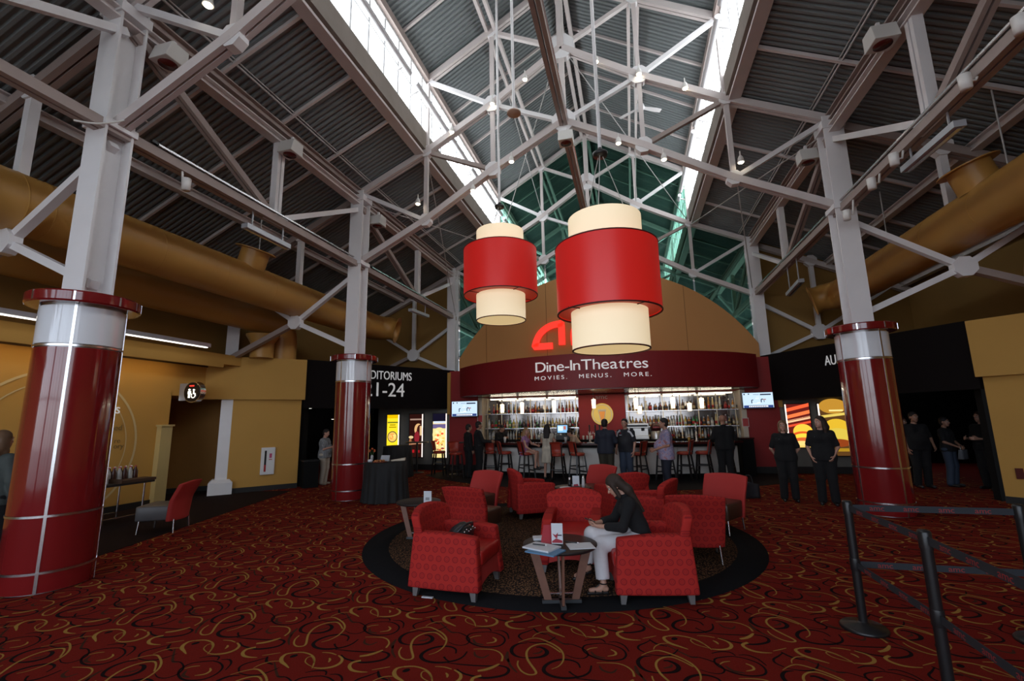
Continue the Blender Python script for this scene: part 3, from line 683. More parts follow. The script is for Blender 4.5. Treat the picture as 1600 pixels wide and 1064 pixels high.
YS_ = 9.2; cs_ = gy(782, 430, YS_)
lantern((cs_.x, YS_), (.52, .80), 'red and cream drum lantern hanging nearer the white steel post by the bar', lz(782, YS_, 501, 463, 463, 390, 392, 363), zup(1.5)-.1, gy(780, 322, YS_).z)
d3 = gy(803, 176, 7.5); t = thing('ceiling_rod', 'white rod ending in a tan disc, no lantern below', 'rod', (d3.x, 7.5, d3.z))
MB().lathe([(0, -.03), (.13, -.025), (.13, 0), (.03, .03)], 24).build('disc', mat('tan_disc', (.5, .34, .25), .5), t); MB().tube([(0, 0, .02), (0, 0, zup(d3.x-XC)-d3.z)], .028, 10).build('rod', WHT, t)
fp = gy(1000, 168, 12.6); t = thing('ceiling_fan', 'white three-blade ceiling fan hanging from the upper roof', 'fan', fp)
MB().lathe([(0, -.10), (.10, -.08), (.13, 0), (.10, .1), (.03, .14)], 20).build('motor', WHT, t); MB().tube([(0, 0, .1), (0, 0, zup(fp.x-XC)-fp.z-.05)], .03, 8).build('rod', WHT, t)
for k in range(3):
    a = .5+k*2*PI/3; d = Vector((math.cos(a), math.sin(a), 0)); n_ = Vector((-d.y, d.x, 0))
    mb = MB(); V = [d*.12-n_*.04, d*.5-n_*.075, d*.68-n_*.06, d*.68+n_*.06, d*.5+n_*.075, d*.12+n_*.04]
    mb.add([v+Vector((0, 0, .01*(1 if i < 3 else -1))) for i, v in enumerate(V)]+[v+Vector((0, 0, .012+.01*(1 if i < 3 else -1))) for i, v in enumerate(V)], [(5, 4, 3, 2, 1, 0), (6, 7, 8, 9, 10, 11)]+[(i, (i+1) % 6, 6+(i+1) % 6, 6+i) for i in range(6)])
    mb.build('blade', WHT, t)
# ================================================================== THE BAR
BC = (XC+.1, 19.75)                      # centre of the curved counter and fascia
BK = (BC[0], 24.3)                       # centre of the flatter curve of the counter
def arcpts(R, dmax, n, c=BC):
    A = math.asin(dmax/R); return [(c[0]+R*math.sin(-A+2*A*i/n), c[1]-R*math.cos(-A+2*A*i/n)) for i in range(n+1)]
def arcwall(R, dmax, th, z0, z1, n=48, c=BC):
    o = arcpts(R, dmax, n, c); i_ = [(c[0]+(x-c[0])*(R-th)/R, c[1]+(y-c[1])*(R-th)/R) for x, y in o]
    mb = MB(); N = n+1
    vs_ = [(x, y, z0) for x, y in o]+[(x, y, z0) for x, y in i_]+[(x, y, z1) for x, y in o]+[(x, y, z1) for x, y in i_]
    fs = []
    for k in range(n):
        fs += [(k, k+1, 2*N+k+1, 2*N+k), (N+k+1, N+k, 3*N+k, 3*N+k+1), (2*N+k, 2*N+k+1, 3*N+k+1, 3*N+k), (k+1, k, N+k, N+k+1)]
    fs += [(0, 2*N, 3*N, N), (n, N+n, 3*N+n, 2*N+n)]
    return mb.add(vs_, fs)
RF = 6.42
# red side walls, centre panel, niche linings
YB0 = 15.95
struct(MB().box(-6.55, -5.42, YB0, YB0+.9, 0, 3.6).box(-6.9, -6.55, 16.3, YB0+.9, 0, 3.6).build('wall_bar_left', WALLRED)); struct(MB().box(3.50, 4.45, YB0, YB0+.9, 0, 3.6).box(4.45, 4.56, 16.3, YB0+.9, 0, 3.6).build('wall_bar_right', WALLRED))
struct(MB().box(-1.80, -.22, 16.15, 16.9, 0, 2.7).build('wall_bar_centre', WALLRED))
struct(MB().box(-5.45, 3.55, 16.15, 16.9, 2.58, 3.6).build('wall_bar_head', WALLRED))
struct(MB().box(-6.62, -6.50, 15.9, 16.0, 2.0, 3.55).build('trim_70', OCH)); struct(MB().box(4.42, 4.54, 15.9, 16.0, 2.0, 3.55).build('trim_71', OCH))
MIR = mat('bar_mirror', (.26, .25, .25), .12, metal=1)
struct(MB().box(-5.45, 3.55, 16.86, 16.9, .9, 2.7).build('wall_bar_back', MIR))
basebd('baseboard_bar_left', (-6.55, YB0), (-5.42, YB0), .2); basebd('baseboard_bar_right', (3.5, YB0), (4.45, YB0), .2)
JMB = mat('cream_jamb_paint', (.60, .52, .42), .5)
for k, x in enumerate((-5.42, 3.36)): struct(MB().box(x, x+.14, 15.93, 16.86, 1.0, 2.58).build('trim_%d' % (72+k), JMB))
# tan arch wall with vertical joints
mb = MB(); R_ = 6.06; z0_ = 1.01; A0 = math.asin(5.22/R_); N = 48
top = [(BC[0]+R_*math.sin(-A0+2*A0*i/N), z0_+R_*math.cos(-A0+2*A0*i/N)) for i in range(N+1)]
P = [(BC[0]+5.22, 3.5), ]+top[::-1]+[(BC[0]-5.22, 3.5)]
n_ = len(P); mb.add([(x, 16.28, z) for x, z in P]+[(x, 16.42, z) for x, z in P], [tuple(range(n_)), tuple(range(n_, 2*n_))[::-1]]+[((i+1) % n_, i, n_+i, n_+(i+1) % n_) for i in range(n_)])
arch = struct(mb.build('wall_arch', TAN))
for u in (760, 855, 1075):
    p = gy(u, 540, 16.27); dz = math.sqrt(max(.1, R_*R_-(p.x-BC[0])**2))+z0_
    MB().box(p.x-.008, p.x+.008, 16.272, 16.285, 3.6, dz-.02).build('joint', mat('joint_brown', (.20, .10, .03), .8), arch)
# curved fascia with lettering and soffit
fa = struct(arcwall(RF, 4.95, .12, 2.62, 3.66).build('wall_fascia', mat('red_fascia_paint', (.26, .011, .015), .5, nz=.04)))
o = arcpts(RF-.06, 4.93, 40); mb = MB(); mb.prism(o+[(BC[0]+4.93, 16.3), (BC[0]-4.93, 16.3)], 3.60, 3.64); struct(mb.build('ceiling_fascia_top', TAN))
mb = MB(); mb.prism(o+[(BC[0]+4.93, 16.2), (BC[0]-4.93, 16.2)], 2.60, 2.64); struct(mb.build('ceiling_bar_soffit', mat('brown_soffit_gloss', (.10, .055, .035), .22)))
LET = mat('white_sign_lettering', (.80, .78, .78), .4, emit=(1, .97, .97), estr=.30)
def on_fascia(s, size, z, um, label, sp=1.0, sx=1.0):
    root = thing('sign_lettering', label, 'sign', (0, 0, 0))
    # lay the letters one by one along the curve, centred at pixel column um
    xm = BC[0]+math.asin(0)*0; 
    widths = []
    for ch in s:
        if ch == ' ': widths.append(size*.45*sp); continue
        cu = bpy.data.curves.new('c', 'FONT'); cu.body = ch; cu.size = size; to = bpy.data.objects.new('c', cu); COL.objects.link(to)
        bpy.context.view_layer.update(); widths.append((to.dimensions.x*sx+size*.10*sp)); bpy.data.objects.remove(to)
    total = sum(widths); 
    c = None
    for it in range(40):   # angle whose point projects to um
        pass
    lo, hi = -.9, .9
    for it in range(30):
        mid_ = (lo+hi)/2; q = np.array([BC[0]+RF*math.sin(mid_), BC[1]-RF*math.cos(mid_), z-CAMH]); cc = CAMM.T @ q; uu = CX+F_PX*cc[0]/-cc[2]
        if uu < um: lo = mid_
        else: hi = mid_
    a = lo-total/2/RF
    for ch, wd in zip(s, widths):
        am = a+wd/2/RF; a += wd/RF
        if ch == ' ': continue
        p = Vector((BC[0]+(RF+.006)*math.sin(am), BC[1]-(RF+.006)*math.cos(am), z))
        l = text('letter', ch, size, LET, root, p, (PI/2, 0, am), .006, 'CENTER', sx)
on_fascia('Dine-InTheatres', .44, 3.17, 921, 'big white lettering across the red bar fascia', .75, 1.22)
on_fascia('MOVIES. MENUS. MORE.', .166, 2.93, 923, 'small widely spaced white lettering below the big lettering on the fascia', 3.9, 1.3)
# big red "amc" letters on the arch
SGR = mat('red_sign_acrylic', (.75, .03, .015), .35, emit=(1, .035, .015), estr=.75)
def logo(parent_name, label, px0, px1, pyb, y, mtl, hidden=True):
    a = gy(px0, pyb, y); b = gy(px1, pyb, y); L = b.x-a.x; h = gy(px0, 506, y).z-a.z
    t = thing(parent_name, label, 'sign', (a.x, y, a.z)); 
    def stroke(nm, pts, w):
        pts = catmull([np.array(p) for p in pts], 6); mb = MB(); n = len(pts); Lf = []; Rt = []
        for i, q in enumerate(pts):
            d = pts[min(i+1, n-1)]-pts[max(i-1, 0)]; d = d/np.linalg.norm(d); nn = np.array([-d[1], d[0]])*w/2
            Lf.append(q+nn); Rt.append(q-nn)
        C_ = Lf+Rt
        mb.add([(p[0], -.06, p[1]) for p in C_]+[(p[0], .0, p[1]) for p in C_], [(k, k+1, n+k+1, n+k) for k in range(n-1)]+[(2*n+k+1, 2*n+k, 3*n+k, 3*n+k+1) for k in range(n-1)]+[(k+1, k, 2*n+k, 2*n+k+1) for k in range(n-1)]+[(n+k, n+k+1, 3*n+k+1, 3*n+k) for k in range(n-1)]+[(0, n, 3*n, 2*n), (2*n-1, n-1, 3*n-1, 4*n-1)])
        return mb
    w = .20*h/.8
    g = stroke('a', [(.80*h, .09*h), (.2*h, .09*h), (.12*h, .14*h), (.30*h, .55*h), (.66*h, .83*h), (1.08*h, .92*h), (1.15*h, .86*h), (1.15*h, .10*h)], w); g.build('letter_a', mtl, t)
    x = 1.62*h
    g = stroke('m', [(x, .08*h), (x, .6*h), (x+.3*h, .88*h), (x+.6*h, .6*h), (x+.6*h, .2*h), (x+.6*h, .6*h), (x+.9*h, .88*h), (x+1.2*h, .6*h), (x+1.2*h, .08*h)], w); g.build('letter_m', mtl, t)
    x += 1.75*h
    g = stroke('c', [(x+.7*h, .84*h), (x+.3*h, .86*h), (x, .5*h), (x+.3*h, .12*h), (x+.7*h, .12*h)], w); g.build('letter_c', mtl, t)
    return t
logo('logo_sign', 'big glowing red letters on the tan arch above the bar', 832, 882, 546, 16.24, SGR)

# counter
CTP = mat('dark_red_counter_top', (.05, .012, .012), .15, nz=.3, nscale=10); CPN = mat('white_counter_panel', (.72, .69, .64), .5)
t = thing('bar_counter', 'curved bar counter with pale front panels and dark red top', 'bar counter', (0, 0, 0))
arcwall(10.25, 4.18, .50, .98, 1.04, c=BK).build('counter_top', CTP, t); arcwall(10.23, 4.17, .05, .90, .98, c=BK).build('edge_band', BLK, t)
o = arcpts(10.0, 4.05, 9, BK)
for k in range(9):
    (x0, y0), (x1, y1) = o[k], o[k+1]; d = Vector((x1-x0, y1-y0, 0)).normalized()*.006; n_ = Vector((d.y, -d.x, 0)).normalized()*-.05
    A = Vector((x0, y0, 0))+d; B = Vector((x1, y1, 0))-d; Z = Vector((0, 0, 1))
    MB().hexa([A+Z*.12, B+Z*.12, B+n_+Z*.12, A+n_+Z*.12], [A+Z*.92, B+Z*.92, B+n_+Z*.92, A+n_+Z*.92]).build('front_panel', CPN, t)
arcwall(9.97, 4.03, .08, 0, .985, c=BK).build('carcass', BLK, t)
t = thing('counter_end', 'black end cabinet closing the bar counter beside the bald man', 'cabinet', (3.25, 15.355, 0)); MB().box(-.17, .17, -.3, .35, 0, 1.08).build('body', BLK, t); MB().box(-.19, .19, -.32, .36, 1.08, 1.12).build('top', CTP, t)
t = thing('back_counter', 'dark back bar cabinet under the bottle shelves', 'cabinet', (0, 0, 0)); MB().box(-5.28, 3.35, 15.72, 16.14, .9, 1.06).box(-5.28, -1.82, 16.14, 16.85, .9, 1.06).box(-.2, 3.35, 16.14, 16.85, .9, 1.06).build('top', BLK, t)
for k in range(8): MB().box(-5.27+k*1.08, -5.27+k*1.08+1.06, 15.74, 15.90, .0, .9).build('door', BLKM, t)

# niche light tubes
TUBE = emat('bar_light_tube', (1, .88, .68), 9.0)
for (a, b, nm) in ((-5.1, -1.85, 'register'), (-.12, 3.25, 'coffee machine')):
    L = (b-a)/3
    for k in range(3):
        t = thing('shelf_light', 'lit fluorescent tube along the top of the bottle niche by the '+nm, 'light', (a+k*L, 16.28, 2.53), 0, 'light tubes in the bar niches')
        MB().box(.03, L-.03, -.03, .03, 0, .035).build('housing', JMB, t); MB().tube([(.05, 0, -.015), (L-.05, 0, -.015)], .016, 8).build('tube', TUBE, t)
# glass shelves + metal uprights
SHG = mat('glass_shelf', (.55, .60, .58), .1, spec=.6)
SHZ = {'bottom': 1.08, 'middle': 1.46, 'top': 1.98}
for (a, b, nm) in ((-5.25, -1.83, 'register'), (-.19, 3.33, 'coffee machine')):
    for lv in ('middle', 'top'):
        z = SHZ[lv]; t = thing('glass_shelf', lv+' glass shelf of bottles in the niche by the '+nm, 'shelf', (a, 16.25, z)); MB().box(0, b-a, 0, .55, -.012, 0).build('pane', SHG, t); MB().box(0, b-a, -.01, .0, -.02, .006).build('edge_strip', CHRM, t)
    for k in range(7):
        x = a+.08+(b-a-.16)*k/6; t = thing('shelf_upright', 'thin brass upright holding the glass shelves by the '+nm, 'upright', (x, 16.27, 1.06), 0, 'uprights of the back bar shelves')
        MB().box(-.012, .012, -.012, .012, 0, 1.445).build('rod', mat('brass_upright', (.62, .50, .32), .3, metal=.6), t); MB().box(-.02, .02, -.02, .02, .38, .40).build('clip', CHRM, t)
# bottles
def bottle_mesh(kind, body, lab, cap):
    pr = {'tall': [(.0, 0), (.036, 0), (.038, .01), (.038, .17), (.030, .205), (.014, .235), (.013, .30)],
          'square': [(.0, 0), (.048, 0), (.050, .01), (.050, .15), (.042, .175), (.018, .19), (.017, .24)],
          'slim': [(.0, 0), (.030, 0), (.032, .01), (.030, .20), (.018, .25), (.012, .34)],
          'round': [(.0, 0), (.044, 0), (.056, .05), (.056, .10), (.030, .15), (.015, .18), (.014, .25)]}[kind]
    top = pr[-1][1]; mb = MB(); mb.lathe(pr, 10, m=body); r = max(p[0] for p in pr)
    mb.lathe([(r*1.01, .05), (r*1.015, .05), (r*1.015, .13), (r*1.01, .13)], 10, m=lab, cap=False); mb.lathe([(.016, top-.02), (.017, top+.015), (0, top+.016)], 10, m=cap)
    return mb.mesh('bottle')
def gm(n, c, e=0.0): return mat('bottle_'+n, c, .08, spec=.7, emit=c if e else None, estr=e)
BC_ = {'amber': gm('amber', (.42, .17, .03)), 'clear': gm('clear', (.62, .62, .58)), 'green': gm('green', (.04, .24, .07)), 'brown': gm('brown', (.10, .04, .02)), 'yellow': gm('yellow', (.55, .42, .06)), 'dark red': gm('darkred', (.16, .015, .015)), 'pale gold': gm('palegold', (.60, .45, .18))}
LABS = [mat('label_white', (.65, .62, .55), .6), mat('label_cream', (.55, .45, .28), .6), mat('label_dark', (.05, .04, .05), .6), mat('label_red', (.4, .03, .03), .6)]
CAPS = [mat('cap_black', (.02, .02, .02), .4), mat('cap_gold', (.5, .33, .08), .3, metal=.7), mat('cap_white', (.6, .6, .6), .4)]
BM = {}
rb = random.Random(3)
for (a, b, nm) in ((-5.15, -1.95, 'register'), (-.08, 3.22, 'coffee machine')):
    for lv, mix, step in (('top', ['amber', 'pale gold', 'brown', 'clear', 'dark red', 'amber'], .135), ('middle', ['amber', 'yellow', 'green', 'brown', 'clear', 'dark red', 'pale gold'], .105), ('bottom', ['clear', 'clear', 'pale gold', 'clear', 'amber', 'brown'], .105)):
        x = a; rprev = 0
        while x < b:
            c = mix[rb.randrange(len(mix))]; kd = ['tall', 'tall', 'square', 'slim', 'round'][rb.randrange(5)]
            s_ = rb.uniform(.95, 1.2) if lv != 'bottom' else rb.uniform(.92, 1.04); rad_ = {'tall': .039, 'square': .051, 'slim': .033, 'round': .057}[kd]*s_
            if rprev: x += rprev+rad_+rb.uniform(.004, .075 if lv == 'top' else .03)
            rprev = rad_
            key = (c, kd)
            if key not in BM: BM[key] = bottle_mesh(kd, BC_[c], LABS[rb.randrange(4)], CAPS[rb.randrange(3)])
            o = bpy.data.objects.new('bottle', BM[key]); COL.objects.link(o); o.location = (x, 16.42+rb.uniform(-.06, .08), SHZ[lv]-(.02 if lv == 'bottom' else 0)); o.scale = (s_, s_, s_)
            where = 'standing on the back bar top' if lv == 'bottom' else 'on the '+lv+' glass shelf'
            tag(o, '%s %s bottle %s by the %s' % (c, kd, where, nm), 'bottle', '%s %s bottles %s by the %s' % (c, kd, where, nm))
# pendants over the counter
PSH = mat('lit_glass_pendant', (.9, .8, .6), .4, emit=(1, .80, .50), estr=2.6)
for u, v0, v1, l in [(785, 632, 645, 'near the bartender'), (816, 629, 646, 'above the blonde woman'), (866, 626, 645, 'above the register'), (928, 624, 638, 'before the emblem panel'), (994, 622, 639, 'above the coffee machine'), (1052, 621, 638, 'above the man in the lilac shirt'), (1097, 622, 638, 'above the bald man'), (1000, 635, 646, 'hung low beside the coffee machine'), (1078, 630, 642, 'hung low before the bottle shelves')]:
    yp = 14.55 if 'low' in l else 14.9; p0 = gy(u, v1, yp); p1 = gy(u, v0, yp); h = p1.z-p0.z
    t = thing('glass_pendant', 'small lit frosted glass pendant lamp '+l, 'pendant', p0, 0, 'glass pendants over the bar')
    MB().lathe([(.0, 0), (.055, 0), (.068, h), (.0, h)], 14).build('shade', PSH, t); MB().tube([(0, 0, h), (0, 0, 2.6-p0.z)], .008, 5).build('cord', BLKM, t); MB().lathe([(0, h), (.03, h), (.02, h+.05)], 10).build('socket', CHRM, t)
bl = bpy.data.lights.new('bar_unseen_light', 'AREA'); bl.shape = 'RECTANGLE'; bl.size = 7; bl.size_y = .3; bl.energy = 16; bl.color = (1, .8, .55)  # unseen area light without a fixture, standing for hidden bar lighting
blo = bpy.data.objects.new('bar_unseen_light', bl); COL.objects.link(blo); blo.location = (BC[0], 15.6, 2.58)
# emblem on the centre panel
e = gy(941, 647, 16.12); GOLD = mat('gold_emblem', (.62, .40, .08), .35, metal=.5, emit=(1, .62, .12), estr=.12)
t = thing('emblem', 'round gold emblem with a beer glass on the red panel', 'emblem', (e.x, 16.14, e.z), 0)
def disc(mb, r, y, x=0, z=0, n=40, sx=1): mb.add([(x+r*sx*math.cos(2*PI*k/n), y, z+r*math.sin(2*PI*k/n)) for k in range(n)]+[(x+r*sx*math.cos(2*PI*k/n), y+.02, z+r*math.sin(2*PI*k/n)) for k in range(n)], [tuple(range(n)), tuple(range(n, 2*n))[::-1]]+[((i+1) % n, i, n+i, n+(i+1) % n) for i in range(n)]); return mb
re_ = .37
disc(MB(), re_, -.02).build('gold_disc', GOLD, t)
mb = MB()
for k in range(48):
    a0 = 2*PI*k/48; a1 = a0+2*PI/48
    mb.add([(r*math.cos(a), -.03, r*math.sin(a)) for a in (a0, a1) for r in (re_*.84, re_*.89)], [(0, 1, 3, 2)])
mb.build('inner_ring', mat('white_enamel', (.8, .78, .72), .4), t)
def poly(pts, y, m, name, par): 
    n = len(pts); return MB().add([(x, y, z) for x, z in pts]+[(x, y+.01, z) for x, z in pts], [tuple(range(n)), tuple(range(n, 2*n))[::-1]]+[((i+1) % n, i, n+i, n+(i+1) % n) for i in range(n)]).build(name, m, par)
poly([(-.06, -.26), (.06, -.26), (.135, .16), (-.135, .16)], -.04, mat('white_enamel', (.8, .78, .72), .4), 'glass_outline', t)
poly([(-.045, -.22), (.045, -.22), (.105, .09), (-.105, .09)], -.052, mat('beer_orange', (.75, .27, .03), .4, emit=(1, .35, .03), estr=.25), 'beer', t)
poly([(-.105, .09), (.105, .09), (.115, .14), (-.115, .14)], -.052, mat('foam_white', (.85, .7, .5), .5), 'foam', t)
tl = thing('panel_lettering', 'grey lettering above the gold emblem on the red panel', 'sign', (e.x, 16.13, e.z+.52)); text('letters', 'amc', .22, mat('grey_letters', (.36, .25, .26), .5), tl, (0, 0, 0), ext=.008, sx=1.2)
tl = thing('panel_lettering', 'pale lettering below the gold emblem on the red panel', 'sign', (e.x-.02, 16.13, e.z-.68)); text('letters', 'MACGUFFINS', .15, mat('pale_letters', (.55, .42, .42), .5), tl, (0, 0, 0), ext=.008, space=1.15)
# televisions
SCR = emat('tv_screen_sky', (.62, .80, .98), .95); SCD = emat('tv_screen_dark', (.04, .06, .12), .6); SCW = emat('tv_screen_white', (.95, .97, 1), 1.0); SCN = emat('tv_screen_navy', (.05, .09, .3), .7); SCRD = emat('tv_screen_red', (.5, .12, .08), .7)
def tv(c, w_, rz, label):
    h = w_*.57; t = thing('television', label, 'television', c, rz)
    MB().box(-w_/2, w_/2, 0, .06, -h/2, h/2).build('bezel', BLKM, t, bevel=.008)
    s = MB().box(-w_/2+.02, w_/2-.02, -.004, 0, -h/2+.025, h/2-.02).build('screen', SCR, t)
    def q(x0, x1, z0, z1, m, k): MB().box(x0*w_, x1*w_, -.005-.001*k, -.004, z0*h, z1*h).build('screen_image', m, s)
    q(-.46, .46, -.45, -.30, SCN, 1); q(-.30, .30, -.41, -.33, SCW, 2)
    for k in range(9): q(-.27+k*.06, -.245+k*.06, -.40, -.35, SCD, 3)
    q(-.44, -.40, .33, .42, SCD, 1); q(-.30, -.26, .35, .42, SCD, 1); q(.08, .42, .30, .38, SCD, 1); q(-.14, .05, .34, .36, SCN, 1)
    for (x, z, a, b, m) in [(-.2, -.08, .03, .2, SCD), (-.17, .02, .05, .05, SCD), (-.02, .1, .12, .03, SCW), (.02, -.16, .1, .06, SCW), (.1, -.04, .03, .18, SCD), (.13, .06, .05, .06, SCD), (.2, .04, .1, .05, SCRD), (.19, -.06, .02, .12, SCD), (.0, .2, .1, .02, SCW), (-.1, -.2, .16, .03, SCW)]: q(x-a/2, x+a/2, z-b/2, z+b/2, m, 2)
    MB().box(-.08, .08, .06, .3, -.08, .08).build('wall_mount', BLKM, t)
a = gy(706, 627, 15.7); b = gy(747, 651, 15.7); tv(((a.x+b.x)/2, 15.66, (a.z+b.z)/2), b.x-a.x, 0, 'flat television on the red wall next to the yellow bowl poster side of the bar')
a = gy(1158, 613, 15.7); b = gy(1210, 638, 15.7); tv(((a.x+b.x)/2, 15.66, (a.z+b.z)/2), b.x-a.x, -.05, 'flat television on the red wall next to the burger poster side of the bar')

# things on the bar
t = thing('cash_register', 'black touchscreen cash register with lit screen behind the bar', 'register', (gy(878, 690, 15.6).x, 15.80, 1.06), .1)
MB().box(-.22, .22, -.05, .3, 0, .14).build('base', BLKM, t, bevel=.01); MB().box(-.04, .04, .1, .16, .14, .24).build('stand', BLKM, t); MB().box(-.2, .2, .06, .12, .2, .52).build('monitor', BLKM, t, bevel=.01); MB().box(-.17, .17, .05, .06, .24, .49).build('screen', emat('register_screen', (.25, .55, .9), 1.0), t); MB().box(-.15, .02, .044, .05, .3, .46).build('screen_window', emat('register_window', (.7, .85, 1), 1.0), t); MB().box(.04, .12, .044, .05, .34, .46).build('screen_window', emat('register_red', (.7, .2, .15), .8), t)
t = thing('coffee_machine', 'steel espresso machine standing on the back bar', 'coffee machine', (gy(997, 690, 15.6).x, 15.78, 1.06))
STL = mat('machine_steel', (.62, .6, .57), .3, metal=.7)
MB().box(-.36, .36, -.02, .34, .0, .12).build('drip_base', STL, t, bevel=.01); MB().box(-.34, .34, .12, .34, .12, .36).build('body', STL, t); MB().box(-.37, .37, -.04, .35, .36, .52).build('head', STL, t, bevel=.015); MB().box(-.33, .33, -.05, -.04, .40, .47).build('control_strip', BLKM, t)
for x in (-.18, .18): MB().lathe([(.05, .27), (.05, .36)], 14, (x, .06, 0)).build('group_head', BLKM, t)
t = thing('grinder', 'dark bar appliance with a red domed lid by the coffee machine', 'appliance', (gy(1027, 690, 15.6).x, 15.92, 1.06))
MB().lathe([(.17, 0), (.17, .22), (.15, .26)], 20).build('body', STL, t); MB().sphere((0, 0, .36), .17, 18, 10).build('lid', mat('dark_red_plastic', (.05, .01, .012), .3), t); MB().box(-.1, .1, -.18, -.15, .36, .4).build('badge', mat('badge_red', (.4, .03, .03), .4), t)
def glass(p, label, h=.13, r=.035, m=None):
    t = MB().lathe([(r*.8, 0), (r, h), (r*.92, h), (r*.72, .01)], 12, cap=False).build('glass', m or mat('clear_glassware', (.5, .5, .5), .08, spec=.8)); t.location = p; return tag(t, label, 'glass', 'glasses on the bar')
for u in (912, 918, 925, 932): glass(gy(u, 692, 15.9)*1, 'clear glass in a row before the emblem panel').location.z = 1.06
def on_counter(u, R=10.0):   # point on the counter top under image column u
    lo, hi = -.6, .6
    for it in range(30):
        m_ = (lo+hi)/2; q = np.array([BK[0]+R*math.sin(m_), BK[1]-R*math.cos(m_), 1.04-CAMH]); cc = CAMM.T @ q; uu = CX+F_PX*cc[0]/-cc[2]
        if uu < u: lo = m_
        else: hi = m_
    return Vector((BK[0]+R*math.sin(lo), BK[1]-R*math.cos(lo), 1.04))
CUPM = mat('white_cup', (.72, .70, .66), .5)
for u, l in ((789, 'white paper cup on the bar before the bartender'), (1077, 'pint glass of beer with foam on the bar'), (884, 'tall clear glass on the bar by the polka dot dress')):
    p = on_counter(u, 10.0); t = thing('drink', l, 'drink', p)
    if 'beer' in l: MB().lathe([(0, 0), (.032, 0), (.042, .13), (0, .13)], 14).build('glass', mat('beer_glass', (.5, .28, .04), .1), t); MB().lathe([(0, .13), (.043, .13), (.043, .16), (0, .162)], 14).build('foam', CUPM, t)
    else: MB().lathe([(0, 0), (.03, 0), (.045, .16), (0, .16)], 14).build('cup', CUPM if 'paper' in l else mat('clear_glassware', (.5, .5, .5), .08), t); MB().lathe([(.046, .155), (.047, .17), (0, .17)], 14).build('rim', CUPM, t)
for u, l in ((925, 'folded white paper lying on the bar by the man in navy'), (1016, 'open menu lying on the bar beside the man in the lilac shirt')):
    p = on_counter(u, 10.08); tag(MB().box(-.14, .14, -.1, .1, 0, .008).build('paper', CUPM), l, 'paper').location = p
# beer taps
def tap(u, n, label, col):
    p = on_counter(u, 9.83); t = thing('beer_tap', label, 'beer tap', p)
    MB().lathe([(.05, 0), (.03, .03), (.025, .28), (.0, .3)], 14).build('tower', CHRM, t); MB().tube([(0, 0, .25), (0, -.1, .24), (0, -.12, .2)], .012, 8).build('spout', CHRM, t); MB().lathe([(.012, .30), (.02, .36), (.026, .52), (.0, .54)], 12).build('handle', col, t)
HB_ = mat('dark_tap_handle', (.03, .02, .02), .3)
for u, l in ((922, 'dark tap handle beside the emblem'), (931, 'dark tap handle in front of the emblem'), (938, 'dark tap handle nearest the navy jacket')): tap(u, 1, 'chrome beer tap with '+l, HB_)
tap(1089, 1, 'chrome beer tap standing before the clear bottles', CHRM)
# small notices
for u, v, x, l in ((762, 654, 15.92, 'red printed notice hung on the cream jamb by the bartender'), (1155, 660, 15.92, 'red and white printed notice on the jamb by the bald man')):
    p = gy(u, v, x); p.x = -5.35 if u < 900 else 3.43; t = thing('notice', l, 'notice', p); MB().box(-.10, .10, -.01, 0, -.14, .14).build('sheet', mat('notice_white', (.6, .52, .5), .6), t)
    MB().box(-.075, .085, -.013, -.01, -.12, .12).build('print', mat('notice_red', (.5, .06, .06), .6), t)
# bar stools
STR = mat('orange_red_vinyl', (.33, .035, .018), .4, nz=.06); STW = mat('black_stool_wood', (.012, .009, .009), .4)
def stool_parts(t):
    MB().lathe([(0, .70), (.19, .70), (.21, .72), (.21, .755), (.18, .785), (0, .79)], 20).build('seat', STR, t)
    for sx in (-1, 1):
        MB().bar((sx*.14, .14, .70), (sx*.20, .20, 0), .04, .04).build('leg', STW, t); MB().bar((sx*.14, -.14, .70), (sx*.20, -.21, 0), .04, .04).build('leg', STW, t)
        MB().bar((sx*.165, .165, .40), (sx*.165, -.17, .40), .025, .03).build('stretcher', STW, t); MB().bar((sx*.15, -.17, .70), (sx*.15, -.24, 1.06), .03, .03).build('back_post', STW, t)
    MB().bar((-.19, .185, .24), (.19, .185, .24), .03, .035).build('foot_rail', STW, t); MB().bar((-.17, -.19, .33), (.17, -.19, .33), .025, .03).build('stretcher', STW, t)
    # curved tapering back
    mb = MB(); n = 8; vs_ = []
    for j, z in enumerate((.80, .92, 1.04, 1.12)):
        w_ = .15+.04*j/3
        for i in range(n+1):
            a = -1+2*i/n; vs_.append((a*w_, -.185-.025*j+.05*a*a, z-(.02*a*a if j == 3 else 0)))
    N = n+1; back = [(x, y-.035, z) for x, y, z in vs_]
    fs = [(j*N+i, j*N+i+1, (j+1)*N+i+1, (j+1)*N+i) for j in range(3) for i in range(n)]; off = len(vs_)
    fs += [tuple(off+q for q in f[::-1]) for f in fs]; rim = [j*N for j in range(4)][::-1]+list(range(0, N))+[j*N+n for j in range(1, 4)]+[3*N+i for i in range(n-1, 0, -1)]
    fs += [(rim[k], rim[(k+1) % len(rim)], off+rim[(k+1) % len(rim)], off+rim[k]) for k in range(len(rim))]
    mb.add(vs_+back, fs, None, True).build('backrest', STR, t)
st0 = None
def stool(p, rz, label):
    global st0
    if st0 is None: st0 = thing('bar_stool', label, 'bar stool', p, rz, 'bar stools along the counter'); stool_parts(st0); return st0
    c = copy_tree(st0); c.location = p; c.rotation_euler = (0, 0, rz); c['label'] = label; return c
def ring(u, R, z=0.0):
    p = on_counter(u, R); p.z = z; return p
def facing(p, k=0): return math.atan2(BK[1]-p.y, BK[0]-p.x)-PI/2+k
